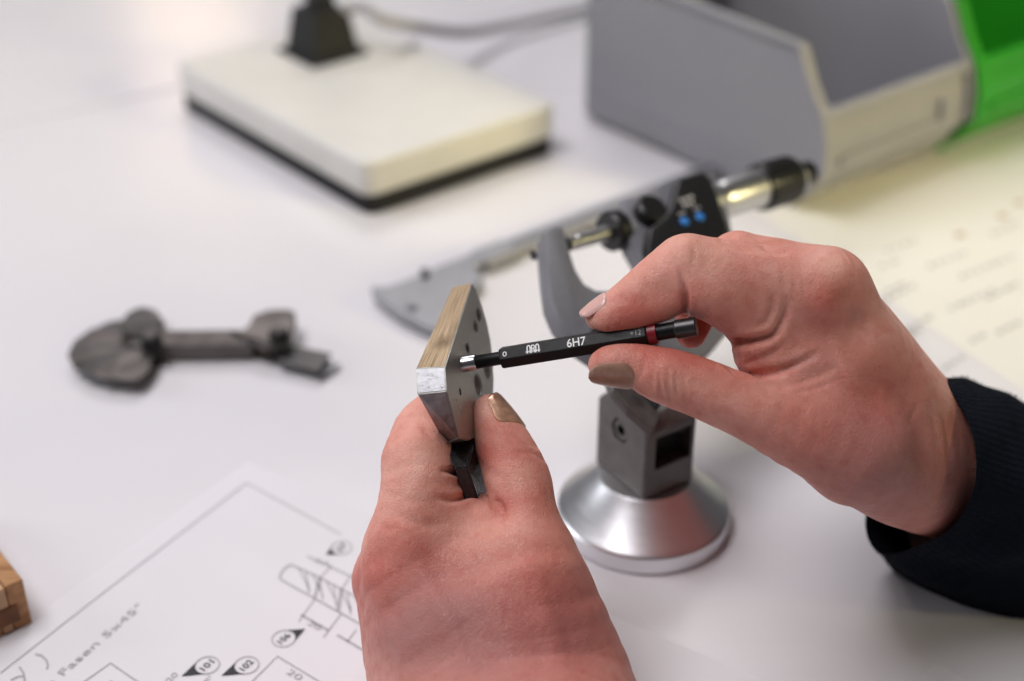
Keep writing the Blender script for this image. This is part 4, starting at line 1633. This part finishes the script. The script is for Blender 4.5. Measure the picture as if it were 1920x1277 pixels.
r_spots = {
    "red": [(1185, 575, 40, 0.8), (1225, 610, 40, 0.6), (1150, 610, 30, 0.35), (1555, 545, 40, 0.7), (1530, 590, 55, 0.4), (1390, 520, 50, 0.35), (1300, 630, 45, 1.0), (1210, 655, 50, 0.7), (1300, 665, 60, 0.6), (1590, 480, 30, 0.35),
            (1690, 740, 80, 0.4), (1540, 800, 130, 0.4), (1700, 890, 120, 0.5), (1620, 720, 70, 0.4), (1420, 650, 40, 0.3), (1285, 560, 20, 0.5), (1290, 760, 40, 0.25), (1120, 670, 25, 0.5), (1400, 690, 40, 0.4)],  # flushed skin, plus translucent fingertip glow and wrist shade put into colour
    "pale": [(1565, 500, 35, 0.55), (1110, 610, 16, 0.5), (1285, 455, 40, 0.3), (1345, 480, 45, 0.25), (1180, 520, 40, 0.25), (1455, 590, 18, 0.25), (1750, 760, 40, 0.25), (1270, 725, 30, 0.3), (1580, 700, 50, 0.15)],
    "blue": [(1605, 590, 20, 0.45), (1540, 660, 45, 0.25), (1620, 910, 110, 0.45), (1730, 900, 100, 0.5), (1640, 790, 80, 0.25), (1150, 700, 30, 0.2), (1500, 690, 40, 0.2)],  # vein tint; the broad wrist spots paint shade into the skin
}
RD = -12.0      # the fingers close round the gauge, whose handle end leans towards the camera
for g_ in r_groups.values():
    g_["chains"] = [[(x, y, d + RD, r) for x, y, d, r in ch_] for ch_ in g_["chains"]]
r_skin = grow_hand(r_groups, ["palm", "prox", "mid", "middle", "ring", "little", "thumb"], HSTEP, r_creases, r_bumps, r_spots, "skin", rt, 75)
link("fingernail", nail_mesh((1190, 686, -3 + RD, 42), (1116, 687, -3 + RD, 27), (-0.05, -0.74, 0.68), 1.02, over=0.0022, lift=0.35, flat=1.25), M_NAILT, r_skin, smooth=60).name = "thumbnail"
link("fingernail", nail_mesh((1152, 580, RD, 36), (1110, 600, 1 + RD, 23), (-0.42, 0.82, 0.30), 0.95, over=0.0026, lift=0.35, flat=1.15), M_NAILP, r_skin, smooth=60)

# sleeve: knitted cuff, lofted ring by ring
cuff = [(1752, 706, 26), (1778, 728, 14), (1802, 762, 5), (1822, 808, -3), (1830, 856, -7), (1828, 905, -8), (1812, 950, -4), (1786, 988, 3), (1745, 1014, 14), (1705, 1030, 28), (1668, 1040, 42), (1638, 1028, 52), (1622, 990, 60),
        (1628, 930, 66), (1650, 860, 68), (1684, 790, 64), (1716, 738, 54), (1738, 712, 42)]
cuff3 = [at(x, y, FOCUS + (d + 1) / 1000) for x, y, d in cuff]
cc = sum(cuff3, Vector()) / len(cuff3)
far = at(2230, 1105, FOCUS + 0.20)
arm = (far - cc).normalized()


def sleeve_mesh():
    n = len(cuff3) * 4
    ring0 = spline(cuff3 + [cuff3[0]], 4)[:-1]
    n = len(ring0)
    # target ring far down the arm: circle
    uu, vv, _ = frame_of(arm, AX_U)
    offs = [p - cc for p in ring0]
    rings = []
    steps = [0.0, 0.0012, 0.004, 0.010, 0.018, 0.026, 0.034, 0.044, 0.056, 0.070, 0.090, 0.115, 0.14]
    # inner lip first (inside of the cuff), then over the edge and outwards
    rings.append([cc + o * 0.955 + arm * 0.020 for o in offs])
    rings.append([cc + o * 0.965 + arm * 0.006 for o in offs])
    rings.append([cc + o * 0.985 + arm * 0.0004 for o in offs])
    for s_ in steps:
        f = min(1.0, s_ / 0.08)
        f = f * f * (3 - 2 * f)
        ring = []
        for i, o in enumerate(offs):
            flat_ = o - arm * o.dot(arm)
            circ = flat_.normalized() * 0.040
            slant = arm * o.dot(arm) * (1 - f)
            a_ = 2 * math.pi * i / n
            pk = 0.0035 * math.sin(3 * a_ + s_ * 90) * f + 0.0018 * math.sin(7 * a_ + s_ * 160) * min(1, s_ / 0.03)
            bl_ = 0.003 * math.exp(-((s_ - 0.028) / 0.012) ** 2) * (1 if True else 0)
            r_ = flat_.lerp(circ, f)
            r_ = r_ + r_.normalized() * (0.0010 * (1 - math.exp(-s_ / 0.002)) + pk + bl_)
            ring.append(cc + r_ + slant + arm * s_)
        rings.append(ring)
    bm_ = bmesh.new()
    uvl_ = bm_.loops.layers.uv.new("uv")
    vr = [[bm_.verts.new(p) for p in r] for r in rings]
    for a_, (A, B) in enumerate(zip(vr[:-1], vr[1:])):
        for i in range(n):
            j = (i + 1) % n
            f = bm_.faces.new((A[i], A[j], B[j], B[i]))
            for lp, uv in zip(f.loops, ((a_, i), (a_, i + 1), (a_ + 1, i + 1), (a_ + 1, i))):
                lp[uvl_].uv = (uv[0] / 16.0, uv[1] / n)
    return bm_mesh(bm_)


slv = link("sleeve", sleeve_mesh(), M_SLEEVE, rt, smooth=180)
sm_ = slv.modifiers.new("s", 'SUBSURF')
sm_.levels = 1
sm_.render_levels = 2

def lint_mesh(me_, n, l0, l1):
    """short loose fibres standing off the knit"""
    rnd = random.Random(5)
    polys = [p for p in me_.polygons if p.area > 0]
    bm_ = bmesh.new()
    wts = [p.area for p in polys]
    for p in rnd.choices(polys, wts, k=n):
        vs = [me_.vertices[i].co for i in p.vertices]
        w_ = [rnd.random() for _ in vs]
        t_ = sum(w_)
        c = sum((v * (w / t_) for v, w in zip(vs, w_)), Vector())
        d = (p.normal + Vector((rnd.gauss(0, 1), rnd.gauss(0, 1), rnd.gauss(0, 1))) * 0.7).normalized()
        if d.dot(p.normal) < 0.1:
            continue
        s_ = d.cross(Vector((rnd.gauss(0, 1), rnd.gauss(0, 1), rnd.gauss(0, 1)))).normalized() * 0.00005
        q = d * rnd.uniform(l0, l1)
        bend = s_.normalized() * rnd.uniform(-0.0004, 0.0004)
        a = [bm_.verts.new(c - s_), bm_.verts.new(c + s_), bm_.verts.new(c + q * 0.6 + s_ + bend * 0.4), bm_.verts.new(c + q * 0.6 - s_ + bend * 0.4), bm_.verts.new(c + q + bend)]
        bm_.faces.new((a[0], a[1], a[2], a[3]))
        bm_.faces.new((a[3], a[2], a[4]))
    out = bpy.data.meshes.new("m")
    bm_.to_mesh(out)
    bm_.free()
    return out


_ref = sleeve_mesh()
link("lint", lint_mesh(_ref, 14000, 0.0004, 0.0013), M_SLEEVE, slv, kind="stuff")
bpy.data.meshes.remove(_ref)

# ---- left hand: plate held between bent forefinger and thumb
lt = empty("hand", at(900, 1150, FOCUS - 0.03), "left hand gripping the steel plate from below with gold-polished thumbnail", "hand")
l_groups = {
    "palm": {"k": 13.0, "chains": [
        [(772, 1040, -6, 88), (832, 1160, -13, 124), (912, 1310, -22, 160), (985, 1500, -56, 176)],
        [(735, 1092, 8, 68), (805, 1200, 0, 112), (872, 1320, -8, 150)],
        [(742, 1110, 26, 66), (800, 1230, 10, 105), (900, 1340, -16, 150)],
        [(760, 1130, 42, 60), (840, 1260, 26, 95)],
        [(985, 1060, -14, 92), (1018, 1200, -18, 132), (1042, 1330, -24, 160), (1068, 1500, -56, 168)],
        [(888, 1060, -1, 100), (930, 1160, -12, 146)],
        [(892, 1002, 4, 72)],
    ]},
    "index": {"k": 9.0, "kb": 6.0, "chains": [[(782, 1020, -7, 88), (788, 940, -6, 79), (786, 868, -2, 67)]]},
    "indexmid": {"k": 6.0, "kb": 4.0, "chains": [[(785, 862, 0, 66), (788, 812, 6, 52), (802, 775, 12, 36), (822, 762, 16, 30)]]},
    "middle": {"k": 7.0, "kb": lambda X, Y: 1.2 + 5.0 * step(Y, 960, 1040), "chains": [[(748, 1085, 10, 70), (782, 930, 20, 58), (800, 850, 30, 50), (835, 830, 34, 36)]]},
    "ring": {"k": 7.0, "kb": lambda X, Y: 1.2 + 5.0 * step(Y, 980, 1060), "chains": [[(760, 1105, 28, 64), (800, 960, 38, 52), (840, 900, 42, 44), (880, 930, 34, 36)]]},
    "thumb": {"k": 7.0, "kb": lambda X, Y: 0.9 + 4.5 * step(Y, 930, 1010), "chains": [
        [(1000, 1080, -18, 92), (992, 1000, -13, 68), (984, 955, -10, 60), (968, 895, -5, 62), (947, 842, 0, 55), (927, 795, 4, 41), (917, 770, 6, 31)]]},
}
l_creases = [
    ([(862, 889), (842, 883), (822, 884)], 1.5, 4.5, 1),
    ([(884, 924), (864, 934), (840, 937), (812, 932)], 1.4, 5.5, 1),
    ([(934, 940), (946, 957), (941, 975), (926, 990)], 1.2, 5, 1),
    ([(1022, 864), (1004, 852), (985, 848), (960, 850)], 0.9, 4, 1),
    ([(1004, 838), (985, 826), (962, 814), (940, 806)], 0.6, 5, 1),
    ([(900, 870), (925, 890), (955, 900)], 0.5, 9, 1),
    ([(940, 800), (962, 806), (980, 818)], 0.3, 4),
    ([(790, 800), (800, 812), (812, 820)], 0.6, 6),
    ([(720, 850), (722, 870), (716, 890)], 0.4, 4), ([(728, 840), (733, 868), (726, 896)], 0.35, 4),
    ([(740, 960), (790, 985), (840, 985)], 0.5, 9),
    ([(708, 920), (735, 928), (760, 926)], 0.35, 6),
    ([(700, 975), (725, 990), (745, 992)], 0.35, 6),
    ([(770, 1040), (810, 1110), (850, 1190), (890, 1290)], -0.8, 17),
    ([(700, 1110), (735, 1180), (780, 1290)], -0.7, 15),
    ([(980, 1010), (1010, 1100), (1040, 1200), (1060, 1290)], -0.6, 22),
    ([(1020, 1130), (1050, 1160), (1080, 1220)], 0.35, 10),
]
l_bumps = [(765, 1010, 45, 1.7), (688, 1085, 40, 1.5), (815, 1085, 50, -1.5), (735, 1150, 40, -1.2), (720, 1045, 26, -0.7), (860, 970, 30, 0.8), (915, 960, 26, 0.8), (1000, 900, 50, 0.5), (900, 1080, 60, -0.8), (960, 980, 40, 0.6), (800, 870, 40, 0.5)]
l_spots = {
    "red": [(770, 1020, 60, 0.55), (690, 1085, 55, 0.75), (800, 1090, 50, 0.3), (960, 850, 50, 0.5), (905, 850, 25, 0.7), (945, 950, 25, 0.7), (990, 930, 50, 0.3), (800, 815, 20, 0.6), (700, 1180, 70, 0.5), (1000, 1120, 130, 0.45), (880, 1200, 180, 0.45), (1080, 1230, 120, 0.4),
            (925, 800, 30, 0.35), (1060, 1150, 80, 0.25)],  # flushed knuckles; broad spots redden the hand back and stand in for shade
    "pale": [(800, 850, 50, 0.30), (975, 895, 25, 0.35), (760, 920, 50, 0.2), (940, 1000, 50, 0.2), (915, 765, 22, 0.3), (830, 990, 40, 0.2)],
    "blue": [(790, 1130, 70, 0.35), (740, 1200, 60, 0.45), (870, 1130, 60, 0.25), (1090, 1180, 80, 0.4), (850, 1220, 130, 0.4), (960, 1240, 120, 0.3)],  # broad spots darken the lower hand, standing in for shade
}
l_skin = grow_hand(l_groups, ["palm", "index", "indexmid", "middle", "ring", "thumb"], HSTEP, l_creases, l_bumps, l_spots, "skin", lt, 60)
link("fingernail", nail_mesh((940, 822, 2, 50), (913, 757, 7, 28), (0.86, 0.36, 0.36), 1.15, over=0.0015, lift=0.4, flat=1.25), M_NAILG, l_skin, smooth=60).name = "thumbnail"
